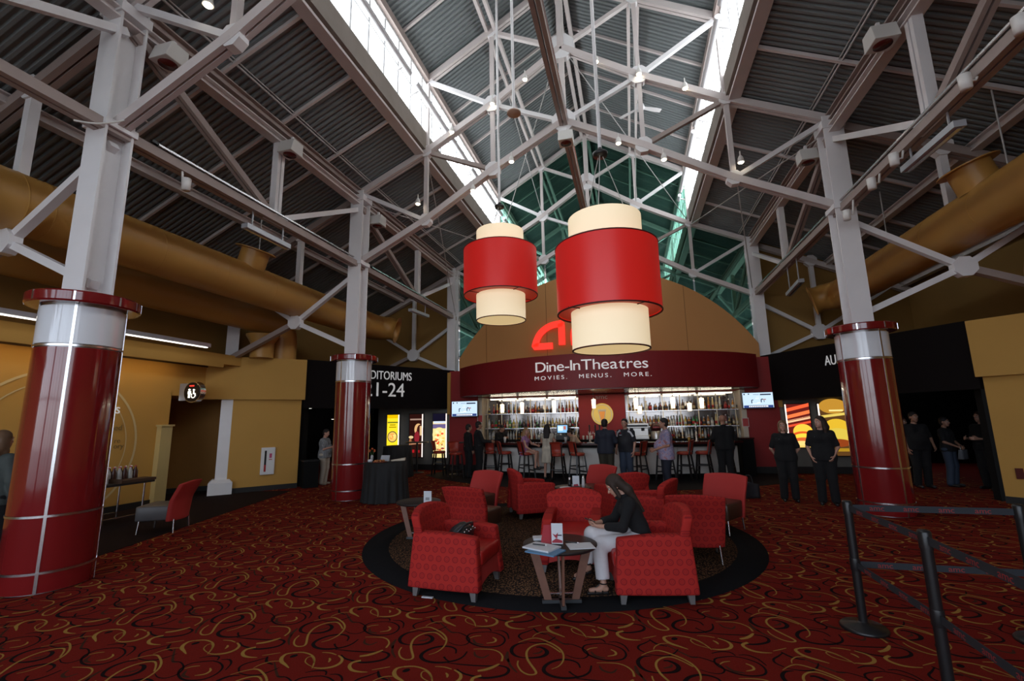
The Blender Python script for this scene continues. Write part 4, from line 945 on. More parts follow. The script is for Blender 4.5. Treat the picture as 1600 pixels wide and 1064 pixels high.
for u, R, k, l in [(766, 6.0, .55, 'beside the two men in black'), (789, 6.0, -.75, 'below the paper cup'), (822, 6.15, -.65, 'that the blonde woman sits on'), (871, 6.42, .05, 'seen square from behind next to the polka dot dress'), (902, 6.15, -.75, 'with its seat turned open beside the man in navy'), (996, 6.1, .9, 'half hidden behind the man in the dark polo'), (1037, 6.2, .3, 'mostly hidden behind the man in the lilac shirt'), (1068, 6.0, .95, 'under the pint of beer'), (1097, 6.0, .95, 'between the pint of beer and the bald man'), (1132, 5.95, .9, 'half hidden by the bald man')]:
    p = ring(u, R+4.38); stool(p, facing(p, k), 'red-seated bar stool '+l)
# ================================================================== SIGNS, POSTERS
dirL = (Vector((-6.55, 16.1, 0))-Vector((-9.25, 11.42, 0))).normalized(); angL = math.atan2(dirL.y, dirL.x)
WL = mat('white_sign_letters', (.75, .75, .75), .5, emit=(1, 1, 1), estr=.18)
def sign_at(u, v, s, size, label, sxs, align='RIGHT'):
    p = gpl(u, v, (-9.25, 11.42), (-6.55, 16.1)); n = Vector((dirL.y, -dirL.x, 0))
    t = thing('sign_lettering', label, 'sign', p+n*.012, angL); text('letters', s, size, WL, t, (0, 0, 0), ext=.008, align=align, sx=sxs)
sign_at(643, 595, 'AUDITORIUMS', .40, 'white AUDITORIUMS lettering on the black panel next to the bowl poster', .76); sign_at(632, 620, '21-24', .66, 'white numerals 21-24 on the black panel next to the bowl poster', 1.0)
aR, bR = (mx(-9.25), 11.42), (mx(-6.55), 16.1); dR = (Vector((*aR, 0))-Vector((*bR, 0))).normalized()
p = gpl(1290, 571, aR, bR); t = thing('sign_lettering', 'white AUDITORIUMS lettering mostly hidden by the column near the burger posters', 'sign', p+Vector((dR.y, -dR.x, 0))*.012, math.atan2(dR.y, dR.x)); text('letters', 'AUDITORIUMS', .38, WL, t, (0, 0, 0), ext=.008, align='LEFT', sx=.66)
# light box posters
def lightbox(u0, u1, v0, v1, y, label, layers, bg_, tilt=0, edge='r'):
    a = gy(u0, v1, y); b = gy(u1, v0, y); w_, h = b.x-a.x, b.z-a.z
    t = thing('poster_lightbox', label, 'poster', (a.x, y, a.z))
    MB().box(-.03, w_+.03, 0, .07, -.03, h+.03).build('frame', BLKM, t)
    pn = MB().box(0, w_, -.006, 0, 0, h).build('print', emat('poster_bg_%d_%d' % (u0, v0), *bg_), t)
    for k, (kind, x, z, a_, b_, col, st) in enumerate(layers):
        m = emat('poster_ink_%d_%d' % (u0, k), col, st); yy = -.008-.0012*k
        if kind == 'r': MB().box(x*w_, (x+a_)*w_, yy, yy+.001, z*h, (z+b_)*h).build('print_shape', m, pn)
        elif kind == 'e':
            n = 28; MB().add([(x*w_+a_*w_*math.cos(2*PI*q/n), yy, z*h+b_*w_*math.sin(2*PI*q/n)) for q in range(n)], [tuple(range(n))]).build('print_shape', m, pn)
        elif kind == 's':  # slanted band
            MB().add([(0, yy, z*h), (w_, yy, (z+a_)*h), (w_, yy, (z+a_+b_)*h), (0, yy, (z+b_)*h)], [(0, 1, 2, 3)]).build('print_shape', m, pn)
    x = w_ if edge == 'r' else -.03
    MB().box(x, x+.03, -.03, .0, 0, h).build('lit_edge', emat('poster_edge', (1, .85, .75), 1.3), t)
rp = random.Random(5)
Yp = 15.96
food = lambda cols, cx, cz, rx, rz, n, s: [('e', cx+rp.uniform(-rx, rx), cz+rp.uniform(-rz, rz), rp.uniform(.05, .13), rp.uniform(.04, .1), cols[rp.randrange(len(cols))], s) for _ in range(n)]
lightbox(604, 623, 648, 702, Yp, 'yellow lit poster with a round bowl of food', [('r', 0, .90, 1, .1, (.9, .55, .0), .9), ('r', .04, .755, .92, .045, (.25, .28, .02), .8), ('r', .25, .69, .5, .03, (.45, .3, 0), .8), ('r', .18, .625, .64, .03, (.45, .3, 0), .8), ('e', .5, .36, .44, .44, (.07, .10, .06), .6), ('e', .5, .36, .37, .37, (.95, .55, .12), 1.0)]+food([(1, .35, .08), (1, .75, .2), (1, .9, .5)], .5, .36, .22, .09, 14, 1.0)+[('r', .02, .05, .96, .04, (.15, .08, .02), .6)], ((.98, .68, .02), 1.1))
lightbox(639, 660, 647, 714, Yp, 'dark lit poster with a glass and bottle', [('r', .05, .86, .9, .035, (.5, .32, .25), .7), ('e', .70, .64, .30, .42, (.80, .45, .20), .9), ('e', .84, .60, .26, .46, (.08, .015, .012), .6), ('r', .82, .50, .18, .22, (.75, .50, .25), .9), ('e', .60, .46, .20, .42, (.30, .02, .03), .8), ('e', .15, .46, .18, .10, (.8, .6, .3), .9), ('s', 0, .28, .03, .03, (.55, .25, .13), .8), ('e', .1, .36, .1, .22, (.4, .15, .06), .8), ('r', .08, .10, .35, .07, (.40, .01, .015), .9), ('r', .55, .10, .3, .06, (.28, .01, .015), .9)], ((.035, .008, .006), .7))
lightbox(676, 697, 646, 715, Yp, 'lit poster with a plate of red and cream food under a dark blue top', [('r', 0, .82, 1, .18, (.012, .01, .03), .6), ('r', .05, .775, .9, .05, (.65, .72, .85), 1.0), ('r', 0, .66, 1, .1, (.18, .14, .32), .8), ('e', .5, .52, .52, .5, (.95, .75, .32), 1.0)]+food([(.95, .10, .03), (1, .35, .08), (1, .85, .45), (.85, .55, .1), (.35, .05, .03)], .5, .38, .36, .22, 34, 1.0), ((.95, .72, .28), 1.0))
lightbox(1235, 1263, 631, 699, Yp, 'lit red poster with a burger and slanted stripes', [('s', 0, .82, .12, .08, (.9, .12, .04), 1.0), ('s', 0, .66, .12, .08, (.95, .2, .06), 1.0), ('s', 0, .56, .10, .06, (1, .55, .3), 1.0), ('s', 0, .60, .1, .012, (.2, .01, .01), 1.0), ('s', 0, .46, .10, .05, (.8, .08, .03), 1.0), ('e', .62, .36, .42, .36, (1, .50, .05), 1.2), ('e', .60, .27, .46, .20, (.75, .10, .02), 1.0), ('e', .62, .24, .42, .16, (1, .58, .05), 1.2), ('e', .60, .16, .46, .14, (.70, .13, .03), 1.0), ('e', .5, .09, .5, .12, (.95, .62, .2), 1.1), ('r', 0, 0, 1, .045, (.9, .6, .15), 1)], ((.16, .015, .012), .8), edge='l')
lightbox(1289, 1322, 630, 712, Yp, 'lit amber poster with a burger half hidden by the column', [('e', .5, .95, .5, .3, (.85, .42, .05), .6), ('s', 0, .72, .06, .05, (1, .75, .15), 0.75), ('r', .35, .85, .5, .03, (1, .8, .3), 1), ('e', .55, .50, .5, .42, (1, .62, .04), 0.75), ('e', .55, .38, .5, .3, (1, .75, .1), 0.7), ('e', .5, .24, .5, .16, (.55, .10, .02), .5), ('r', 0, .08, 1, .06, (.8, .45, .03), .5)], ((.13, .055, .015), .8), edge='l')
# restroom disc sign on a bracket
p = gx(298, 613, -10.55); t = thing('restroom_sign', 'round black lit restroom sign with figures on a wall bracket', 'sign', (-10.42, p.y, p.z), 0)
tn = MB(); n = 36; r = .26
tn.add([(r*math.cos(2*PI*k/n), -.07, r*math.sin(2*PI*k/n)) for k in range(n)]+[(r*math.cos(2*PI*k/n), .07, r*math.sin(2*PI*k/n)) for k in range(n)], [tuple(range(n)), tuple(range(n, 2*n))[::-1]]+[((i+1) % n, i, n+i, n+(i+1) % n) for i in range(n)])
tn.build('rim', CHRM, t); disc(MB(), .235, -.085).build('face', mat('black_gloss', (.01, .01, .012), .12), t)
SG = emat('sign_glow', (1, .93, .75), 2.2)
MB().lathe([(0, 0), (.022, 0.0), (.022, .02), (0, .02)], 14).xf(Matrix.Translation((-.06, -.09, .055)) @ Matrix.Rotation(PI/2, 4, 'X')).build('person_head', SG, t)
poly([(-.10, .02), (-.02, .02), (-.015, -.05), (-.035, -.05), (-.035, -.14), (-.085, -.14), (-.085, -.05), (-.105, -.05)], -.10, SG, 'person_body', t)
MB().lathe([(0, 0), (.018, 0), (.018, .02), (0, .02)], 12).xf(Matrix.Translation((.075, -.09, .05)) @ Matrix.Rotation(PI/2, 4, 'X')).build('wheelchair_head', SG, t)
poly([(.06, .03), (.08, .03), (.085, -.03), (.12, -.03), (.14, -.10), (.12, -.105), (.105, -.05), (.06, -.05)], -.10, SG, 'wheelchair_body', t)
mb = MB()
for k in range(20):
    a0 = PI*.75+1.6*PI*k/20; a1 = a0+1.6*PI/20
    mb.add([(.07+rr*math.cos(a), -.10, -.085+rr*math.sin(a)) for a in (a0, a1) for rr in (.05, .068)], [(0, 1, 3, 2)])
mb.build('wheelchair_wheel', SG, t); MB().box(-.07, .06, -.10, -.085, .135, .165).build('red_mark', emat('sign_red', (1, .05, .03), 1.2), t)
MB().box(-.43, -.22, -.05, .05, -.2, .22).build('bracket', GRYF, t)
# fire extinguisher cabinet on the angled wall
A_, B_ = (-10.45, 10.1), (-9.3, 11.4); p = gpl(418, 720, A_, B_); dA = math.atan2(B_[1]-A_[1], B_[0]-A_[0])
t = thing('extinguisher_cabinet', 'white fire extinguisher cabinet with a narrow window on the angled ochre wall', 'cabinet', p, dA)
MB().box(-.17, .17, -.07, .02, -.36, .36).build('box', WHT, t, bevel=.006); MB().box(-.15, .15, -.08, -.07, -.34, .34).build('door', mat('cabinet_white', (.78, .78, .77), .4), t); MB().box(-.09, -.04, -.085, -.08, -.28, .28).build('window', mat('dark_window', (.03, .03, .03), .1), t); MB().box(-.09, -.04, -.087, -.085, -.28, -.1).build('extinguisher', mat('ext_red', (.4, .02, .02), .4), t)
MB().box(.03, .09, -.085, -.08, .08, .2).build('flame_mark', mat('mark_pink', (.55, .08, .18), .5), t); MB().box(.02, .10, -.085, -.08, .03, .05).build('mark_text', mat('mark_red', (.5, .05, .05), .5), t)
# ring sign on the left ochre wall
c = gx(85, 700, XW); t = thing('ring_sign', 'two thin pale rings with lettering painted on the ochre wall behind the column', 'sign', (XW+.012, c.y, c.z))
pr_ = gx(213, 690, XW); rr = abs(pr_.y-c.y)
RINGM = mat('ring_pale', (.62, .48, .24), .7)
def ringm(r0, r1):
    mb = MB(); n = 72
    for k in range(n):
        a0 = 2*PI*k/n; a1 = 2*PI*(k+1)/n; mb.add([(0, q*math.cos(a), q*math.sin(a)) for a in (a0, a1) for q in (r0, r1)], [(0, 2, 3, 1)])
    return mb
ringm(rr*.97, rr).build('outer_ring', RINGM, t); ringm(rr*.84, rr*.855).build('inner_ring', RINGM, t)
for s_, u, v, sz, m_ in (('s', 187, 646, .30, WL), ('ed', 190, 672, .17, mat('grey_brown_letters', (.22, .15, .05), .7)), ('re', 187, 692, .15, MATS['grey_brown_letters']), ('ory', 192, 700, .15, MATS['grey_brown_letters'])):
    q = gx(u, v, XW); text('letters', s_, sz, m_, t, (.004, q.y-c.y, q.z-c.z), (PI/2, 0, PI/2), .003, 'RIGHT')
tag(MB().box(-.1, .1, -.02, .0, -.1, .1).build('wall_plate', mat('dark_red_plate', (.10, .02, .02), .5)), 'small dark red plate on the ochre wall at the dark hall', 'plate').location = gpl(1597, 740, (mx(-9.3), 11.4), (mx(-10.45), 10.1))

# cove lamp under the ochre ledge, washing the wall
t = thing('cove_lamp', 'warm cove lamp hidden under the ochre ledge, washing the wall with the ring sign', 'lamp', (XW+.42, 3.2, 3.33))
MB().box(-.05, .05, 0, 5.4, 0, .03).build('housing', OCH, t); MB().box(-.03, .03, .05, 5.35, -.012, 0).build('tube', emat('cove_tube', (1, .72, .34), 9.0), t)

for u, v, z, l in ((482, 638, 2.45, 'small lit strip lamp deep in the dark hall behind the reading woman'), (523, 655, 2.1, 'tiny lit strip lamp deep in the dark hall beside the column'), (1542, 602, 2.75, 'small lit strip lamp in the dark hall by the ochre corner')):
    p = gz(u, v, z); k_ = min(1, 17.5/p.y); p = Vector((p.x*k_, p.y*k_, CAMH+(p.z-CAMH)*k_)); t = thing('strip_lamp', l, 'lamp', p)
    MB().box(-.16, .16, -.04, .04, 0, .04).build('housing', GRYF, t); MB().box(-.14, .14, -.03, .03, -.012, 0).build('lamp', LIN, t); MB().tube([(0, 0, .04), (0, 0, 3.6-p.z)], .008, 6).build('rod', BLKM, t)
# ================================================================== LOUNGE
# rug
rc_ = (-1.25, 7.45); RR = 2.90
def speckle(name, c1, c2, sc):
    m = bpy.data.materials.new(name); m.use_nodes = True; t = m.node_tree; b = t.nodes['Principled BSDF']; b.inputs['Roughness'].default_value = .95; b.inputs['Specular IOR Level'].default_value = .05
    tc = t.nodes.new('ShaderNodeTexCoord'); v = t.nodes.new('ShaderNodeTexVoronoi'); v.inputs['Scale'].default_value = sc; t.links.new(tc.outputs['Object'], v.inputs['Vector'])
    r = t.nodes.new('ShaderNodeValToRGB'); r.color_ramp.elements[0].position = .25; r.color_ramp.elements[1].position = .5; r.color_ramp.elements[0].color = (*c1, 1); r.color_ramp.elements[1].color = (*c2, 1)
    t.links.new(v.outputs['Distance'], r.inputs[0]); t.links.new(r.outputs[0], b.inputs['Base Color']); return m
t = thing('round_rug', 'round brown speckled carpet inset with a wide black border under the armchairs', 'rug', (*rc_, 0))
MB().lathe([(2.54, .0), (2.54, .0085), (0, .0085)], 96, cap=False).build('field', speckle('brown_speckle_carpet', (.17, .085, .04), (.018, .012, .010), 42), t)
MB().lathe([(RR, 0), (RR, .007), (2.54, .007)], 96, cap=False).build('border', mat('black_carpet_border', (.009, .009, .010), .95, spec=.08, nz=.3, nscale=80), t)

def ring_fabric(name, ax, col, dark, per=.092):
    m = bpy.data.materials.new(name); m.use_nodes = True; t = m.node_tree; b = t.nodes['Principled BSDF']; b.inputs['Roughness'].default_value = .8; b.inputs['Specular IOR Level'].default_value = .2
    tc = t.nodes.new('ShaderNodeTexCoord'); sp = t.nodes.new('ShaderNodeSeparateXYZ'); t.links.new(tc.outputs['Object'], sp.inputs[0])
    def M_(op, a, bb=None, c=None):
        n = t.nodes.new('ShaderNodeMath'); n.operation = op
        for i, q in enumerate((a, bb, c)):
            if q is None: continue
            if isinstance(q, (int, float)): n.inputs[i].default_value = q
            else: t.links.new(q, n.inputs[i])
        return n.outputs[0]
    a = M_('DIVIDE', sp.outputs[ax], per); bz = M_('DIVIDE', sp.outputs[2], per*.93)
    row = M_('FLOOR', bz); a = M_('ADD', a, M_('MULTIPLY', M_('MODULO', row, 2.0), .5))
    fx = M_('SUBTRACT', M_('FRACT', a), .5); fz = M_('SUBTRACT', M_('FRACT', bz), .5)
    d = M_('SQRT', M_('ADD', M_('MULTIPLY', fx, fx), M_('MULTIPLY', fz, fz)))
    r1 = M_('LESS_THAN', M_('ABSOLUTE', M_('SUBTRACT', d, .30)), .055); r2 = M_('LESS_THAN', M_('ABSOLUTE', M_('SUBTRACT', d, .13)), .035)
    f = M_('MAXIMUM', r1, M_('MULTIPLY', r2, .7))
    mxn = t.nodes.new('ShaderNodeMixRGB'); mxn.inputs[1].default_value = (*col, 1); mxn.inputs[2].default_value = (*dark, 1); t.links.new(f, mxn.inputs[0]); t.links.new(mxn.outputs[0], b.inputs['Base Color']); return m
FC = (.41, .023, .018); FDK = (.24, .012, .014)
FABY = ring_fabric('ring_fabric_side', 1, FC, FDK); FABX = ring_fabric('ring_fabric_back', 0, FC, FDK)
VIN = mat('red_vinyl_seat', (.40, .016, .014), .35, nz=.05); LEG = mat('grey_chair_leg', (.28, .27, .27), .35, metal=.6)
BVIN = mat('brown_vinyl_seat', (.055, .028, .018), .35, nz=.1); GVIN = mat('grey_vinyl_seat', (.10, .095, .10), .4)
PLR = mat('plain_red_fabric', (.42, .026, .022), .75, nz=.05, nscale=20)

def slab(mb, grid_f, nu, nv, th_f, m=None):
    """closed curved slab: grid_f(u,v)->front point, th_f(u,v)->offset vector to back"""
    F = [Vector(grid_f(i/nu, j/nv)) for j in range(nv+1) for i in range(nu+1)]; B = [p+Vector(th_f(i/nu, j/nv)) for p, (j, i) in zip(F, [(j, i) for j in range(nv+1) for i in range(nu+1)])]
    N = nu+1; fs = [(j*N+i, j*N+i+1, (j+1)*N+i+1, (j+1)*N+i) for j in range(nv) for i in range(nu)]; off = len(F)
    fs2 = [tuple(off+q for q in f[::-1]) for f in fs]
    rim = list(range(N))+[j*N+nu for j in range(1, nv+1)]+[nv*N+i for i in range(nu-1, -1, -1)]+[j*N for j in range(nv-1, 0, -1)]
    fs3 = [(rim[(k+1) % len(rim)], rim[k], off+rim[k], off+rim[(k+1) % len(rim)]) for k in range(len(rim))]
    return mb.add(F+B, fs+fs2+fs3, m, True)
def club_parts(t):
    # sides with sloping, rounded tops
    for s in (-1, 1):
        def g(u, v, s=s):
            y = -.40+.80*u; zt = .62-.03*u if u > .12 else .62; z = .09+(zt-.09)*v
            return (s*(.40-.055*v+.012*math.sin(PI*u)), y*(1-.07*v)-(.02*v if u > .5 else 0), z+.02*math.sin(PI*u)*v)
        o = slab(MB(), g, 10, 8, lambda u, v, s=s: (-s*.125, 0, 0)).build('arm_panel', FABY, t, bevel=.02)
    # back: curved, arched top, leaning
    def gb(u, v):
        a = -1+2*u; top = .86-.055*a*a-.03*a**8; z = .10+(top-.10)*v
        return (a*(.29+.085*v), -.26-.10*v+.07*a*a+.02*math.sin(PI*v), z)
    slab(MB(), gb, 14, 10, lambda u, v: (0, -.13+.03*v, 0)).build('backrest', FABX, t, bevel=.025)
    sc_ = MB(); 
    def gs(u, v): return (-.272+.544*u, -.27+.66*v, .455+.02*math.sin(PI*u)*math.sin(PI*v))
    slab(sc_, gs, 8, 8, lambda u, v: (0, 0, -.15)).build('seat_cushion', VIN, t, bevel=.03)
    # apron with an arched lower edge
    mb = MB(); n = 12; top = [(-.285+.57*i/n, .32) for i in range(n+1)]; bot = [(-.285+.57*i/n, .11+.05*math.sin(PI*i/n)) for i in range(n+1)]
    vs_ = [(x, .375, z) for x, z in bot]+[(x, .36, z) for x, z in top]+[(x, -.2, z) for x, z in bot]+[(x, -.2, z) for x, z in top]; N = n+1
    fs = [(i+1, i, N+i, N+i+1) for i in range(n)]+[(2*N+i, 2*N+i+1, 3*N+i+1, 3*N+i) for i in range(n)]+[(N+i+1, N+i, 3*N+i, 3*N+i+1) for i in range(n)]+[(i, i+1, 2*N+i+1, 2*N+i) for i in range(n)]+[(0, 2*N, 3*N, N), (n, N+n, 3*N+n, 2*N+n)]
    mb.add(vs_, fs).build('apron', PLR, t)
    for sx in (-1, 1):
        for sy in (-1, 1):
            MB().hexa([(sx*.34-.022, sy*.33-.022, 0), (sx*.34+.022, sy*.33-.022, 0), (sx*.34+.022, sy*.33+.022, 0), (sx*.34-.022, sy*.33+.022, 0)], [(sx*.33-.035, sy*.32-.035, .10), (sx*.33+.035, sy*.32-.035, .10), (sx*.33+.035, sy*.32+.035, .10), (sx*.33-.035, sy*.32+.035, .10)]).build('leg', LEG, t)
def slipper_parts(t, seatm, backm):
    def gs(u, v): return (-.29+.58*u, -.24+.58*v, .45+.015*math.sin(PI*u)*math.sin(PI*v))
    slab(MB(), gs, 6, 6, lambda u, v: (0, 0, -.24)).build('seat', seatm, t, bevel=.025)
    def gb(u, v):
        a = -1+2*u; w_ = .315+.035*math.sin(PI*min(1, v*1.1)*.5); z = .19+(.83-.03*a*a-.19)*v
        fl = .10*max(0, v-.55)/.45
        return (a*w_, -.235-.03*v-fl+.10*a*a*(1-.45*v), z)
    slab(MB(), gb, 14, 12, lambda u, v: (0, -.07, .0)).build('backrest', backm, t, bevel=.015)
    for sx in (-1, 1):
        for y in (-.24, .28): MB().tube([(sx*.25, y, .22), (sx*.265, y*1.06, 0)], .014, 8).build('leg', CHRM, t)
PROTO = {}
def chair(kind, p, face, label):
    rz = math.atan2(face[1], face[0])-PI/2
    if kind in PROTO:
        c = copy_tree(PROTO[kind]); c.location = (p[0], p[1], .0086); c.rotation_euler = (0, 0, rz); c['label'] = label; return c
    t = thing('armchair' if kind == 'club' else 'slipper_chair', label, 'chair', (p[0], p[1], .0086), rz, 'red lounge chairs')
    if kind == 'club': club_parts(t)
    elif kind == 'slipg': slipper_parts(t, GVIN, PLR)
    else: slipper_parts(t, BVIN, FABX if kind == 'slipr' else PLR)
    PROTO[kind] = t; return t
chair('club', (-1.95, 5.02), (1, -.06), 'red ring-patterned armchair with a black handbag on it')
chair('club', (.06, 5.30), (-.97, -.20), 'red ring-patterned armchair that the woman in white trousers sits in')
chair('club', (-.80, 6.02), (.05, -1), 'red armchair facing the round wood-legged table with papers')
chair('slipr', (-2.42, 6.9), (.22, 1), 'red ring-patterned chair seen from behind, next to the handbag armchair')
chair('slip', (-2.86, 8.28), (-.38, -.92), 'red chair with brown vinyl seat next to the small table with a lone card')
chair('club', (-1.95, 8.88), (.86, .5), 'red armchair side on to the far table, by the bar stools')
chair('club', (-.28, 8.60), (-.5, .87), 'red armchair turned to the far table, behind the seated woman')
chair('club', (.14, 7.62), (-.93, .35), 'red armchair in front of the man in the lilac shirt')
chair('slip', (-.85, 9.55), (-.6, -.8), 'red chair behind the far table, in front of the man in navy')
chair('slipr', (.70, 6.60), (.05, 1), 'red ring-patterned chair seen from behind, by the black rug border')
chair('slip', (1.25, 8.2), (-.55, -.83), 'red chair with brown vinyl seat by a black bag on the carpet')
chair('slipg', (-7.98, 6.55), (-.9, -.42), 'red chair with grey vinyl seat beside the table of bottles')

# tables
WOOD = mat('reddish_table_wood', (.20, .095, .065), .4, nz=.2, nscale=14); TTOP = mat('dark_table_top', (.025, .019, .018), .45, spec=.3)
def cafe_table(p, r, h, label):
    t = thing('cafe_table', label, 'table', (p[0], p[1], .009))
    MB().lathe([(0, h-.03), (r-.01, h-.03), (r, h-.015), (r, h-.005), (r-.01, h), (0, h)], 40).build('table_top', TTOP, t)
    for k in range(4):
        a = k*PI/2+.25; d = Vector((math.cos(a), math.sin(a), 0)); n_ = Vector((-d.y, d.x, 0))*.011
        A = [d*(r*.62), d*(r*.86)]; B = [d*(r*.26), d*(r*.46)]; Z = Vector((0, 0, 1))
        MB().hexa([B[0]-n_+Z*.03, B[1]-n_+Z*.03, B[1]+n_+Z*.03, B[0]+n_+Z*.03], [A[0]-n_+Z*(h-.03), A[1]-n_+Z*(h-.03), A[1]+n_+Z*(h-.03), A[0]+n_+Z*(h-.03)]).build('leg', WOOD, t)
        MB().bar(d*.0+Z*.02, d*r*.52+Z*.02, .05, .03).build('foot', mat('dark_grey_metal', (.07, .075, .08), .4, metal=.5), t)
        MB().bar(d*.02+Z*.09, d*r*.33+Z*.09, .012, .012).build('tie_bar', CHRM, t)
    return t
TC = (-.78, 4.80); TH = .56
cafe_table(TC, .37, TH, 'round cafe table with slanted wood legs holding papers and a tent card')
FT = (-1.12, 8.55); cafe_table(FT, .33, .56, 'round cafe table with shakers and a white card between far armchairs')
LT = Vector((-3.30, 6.80, 0)); cafe_table((LT.x, LT.y), .34, .56, 'round cafe table with a lone white card beside the handbag armchair')
PAP = mat('white_paper', (.66, .68, .72), .7); BLU = mat('blue_folder', (.10, .25, .42), .5); RDF = mat('red_leatherette', (.36, .008, .02), .45); PEN = mat('dark_pen', (.02, .02, .025), .3)
zt = TH+.009
def flat(name, label, cat, c, d, rz, m, z, bow=0):
    o = MB().cbox((0, 0, d[2]/2), d).build(name, m, None, bevel=.001); o.location = (c[0], c[1], z); o.rotation_euler = (0, 0, rz); return tag(o, label, cat)
q = gz(852, 862, zt); 
flat('folder', 'blue folder lying under white papers on the cafe table', 'folder', (q.x, q.y), (.31, .23, .012), -.35, BLU, zt)
q2 = gz(845, 858, zt); flat('paper_stack', 'stack of white papers on the blue folder', 'papers', (q2.x+.01, q2.y), (.30, .22, .014), -.42, PAP, zt+.012)
q3 = gz(898, 853, zt); flat('paper_sheet', 'white sheet with a pen on it beside the tent card', 'papers', (q3.x+.055, q3.y), (.25, .21, .006), .35, PAP, zt)
q4 = gz(846, 847, zt); flat('notepad', 'white notepad behind the red folder', 'notepad', (q4.x-.03, q4.y+.12), (.16, .12, .02), .3, PAP, zt)
for (u, v, z, l) in ((843, 852, zt+.026, 'dark pen lying on the stacked papers'), (893, 848, zt+.006, 'dark pen lying on the white sheet')):
    p = gz(u, v, z); t = thing('pen', l, 'pen', (p.x, p.y, z+.006), -.2); MB().tube([(-.07, 0, 0), (.06, 0, 0)], .006, 8).build('barrel', PEN, t); MB().tube([(.06, 0, 0), (.075, 0, 0)], [.006, .002], 8).build('tip', CHRM, t)
p = gz(853, 852, zt); t = thing('bill_folder', 'open red bill folder standing tented on the cafe table', 'folder', (p.x+.03, p.y+.075, zt), .25)
mb = MB(); mb.hexa([(-.10, -.05, 0), (.08, -.05, 0), (.08, -.045, 0), (-.10, -.045, 0)], [(-.06, .03, .17), (.12, .03, .17), (.12, .035, .17), (-.06, .035, .17)]); mb.build('front_cover', RDF, t)
mb = MB(); mb.hexa([(-.06, .10, 0), (.12, .10, 0), (.12, .105, 0), (-.06, .105, 0)], [(-.06, .03, .17), (.12, .03, .17), (.12, .035, .17), (-.06, .035, .17)]); mb.build('back_cover', RDF, t)
def tent_card(p, label, h=.2, w_=.105, rz=0):
    t = thing('tent_card', label, 'card', p, rz); MB().box(-w_/2, w_/2, -.025, .025, 0, .02).build('stand', BLKM, t)
    c = MB().box(-w_/2, w_/2, -.003, .003, .015, h).build('card', PAP, t); return t, c
p = gz(871, 853, zt); t, c = tent_card((p.x, p.y, zt), 'white tent card with red print standing amid the papers', .21, .11, .12)
poly([(-.05, .03), (.05, .03), (.05, .05), (-.01, .07), (-.05, .045)], -.006, mat('card_red', (.35, .02, .04), .5), 'print', c); poly([(-.045, .115), (-.02, .08), (.0, .07), (.01, .125), (-.015, .10)], -.006, MATS['card_red'], 'print', c); poly([(.005, .095), (.045, .095), (.045, .105), (.005, .105)], -.006, PEN, 'print', c)
p = gz(668, 788, .569); t, c = tent_card((p.x, p.y, .569), 'lone white card in a clear stand on the small dark table', .19, .12, .1); poly([(-.03, .06), (.03, .06), (.03, .10), (-.03, .10)], -.006, mat('card_grey', (.3, .3, .32), .5), 'print', c)
t, c = tent_card((FT[0]+.07, FT[1]-.06, .569), 'white card between the shakers on the far table', .2, .12, .1); poly([(-.05, .02), (.05, .02), (.03, .06), (-.04, .05)], -.006, MATS['card_red'], 'print', c)
def shaker(p, label, m, h=.13):
    t = thing('shaker', label, 'shaker', p); MB().lathe([(0, 0), (.03, 0), (.032, .05), (.022, h-.03), (0, h-.03)], 14).build('jar', m, t); MB().lathe([(.023, h-.03), (.02, h), (0, h+.005)], 14).build('lid', CHRM, t)
shaker((FT[0]+.2, FT[1]-.05, .569), 'clear glass shaker with steel lid on the far table', mat('clear_glassware', (.5, .5, .5), .08), .2); shaker((FT[0]-.05, FT[1]-.02, .569), 'dark sauce jar on the far table', BLKM, .16)
tag(MB().lathe([(0, 0), (.08, 0), (.11, .016), (.10, .018), (.07, .006), (0, .006)], 24).build('plate', PAP), 'white plate on the far table', 'plate').location = (FT[0]-.10, FT[1]-.19, .569)
# handbag on the first armchair
HBM = mat('black_handbag_leather', (.022, .024, .028), .4, bump=.5, bscale=40)
t = thing('handbag', 'slouchy black handbag with studs lying on the armchair seat', 'handbag', (-1.90, 4.97, .475), 1.45); t.scale = (.84, .84, .84)
mb = MB(); prof = [(-.28, .02, .05), (-.22, .10, .11), (-.1, .13, .15), (.05, .14, .17), (.18, .11, .13), (.27, .04, .06)]; n = 14; vs_ = []
for x, ry, rz_ in prof:
    for k in range(n): a = 2*PI*k/n; vs_.append((x+.02*math.sin(3*a), ry*math.cos(a)*(1+.12*math.sin(5*a+x*9)), rz_*(1+math.sin(a))*.72*(1+.08*math.sin(4*a+x*20))))
mb.add(vs_, [(i*n+k, i*n+(k+1) % n, (i+1)*n+(k+1) % n, (i+1)*n+k) for i in range(len(prof)-1) for k in range(n)]+[tuple(range(n))[::-1], tuple((len(prof)-1)*n+k for k in range(n))], None, True); mb.build('bag_body', HBM, t)
MB().tube(catmull([np.array(q) for q in [(-.2, -.02, .14), (-.1, -.10, .24), (.08, -.12, .24), (.2, -.06, .17), (.27, .0, .05)]], 5), .016, 8).build('strap', HBM, t)
for k in range(6): MB().sphere((-.15+.06*k, -.13, .17+.02*math.sin(k*2)), .011, 8, 6).build('stud', CHRM, t)
p = gz(1172, 778); t = thing('floor_bag', 'black bag standing on the carpet behind the brown-seated chair', 'bag', (p.x, p.y, 0), .4)
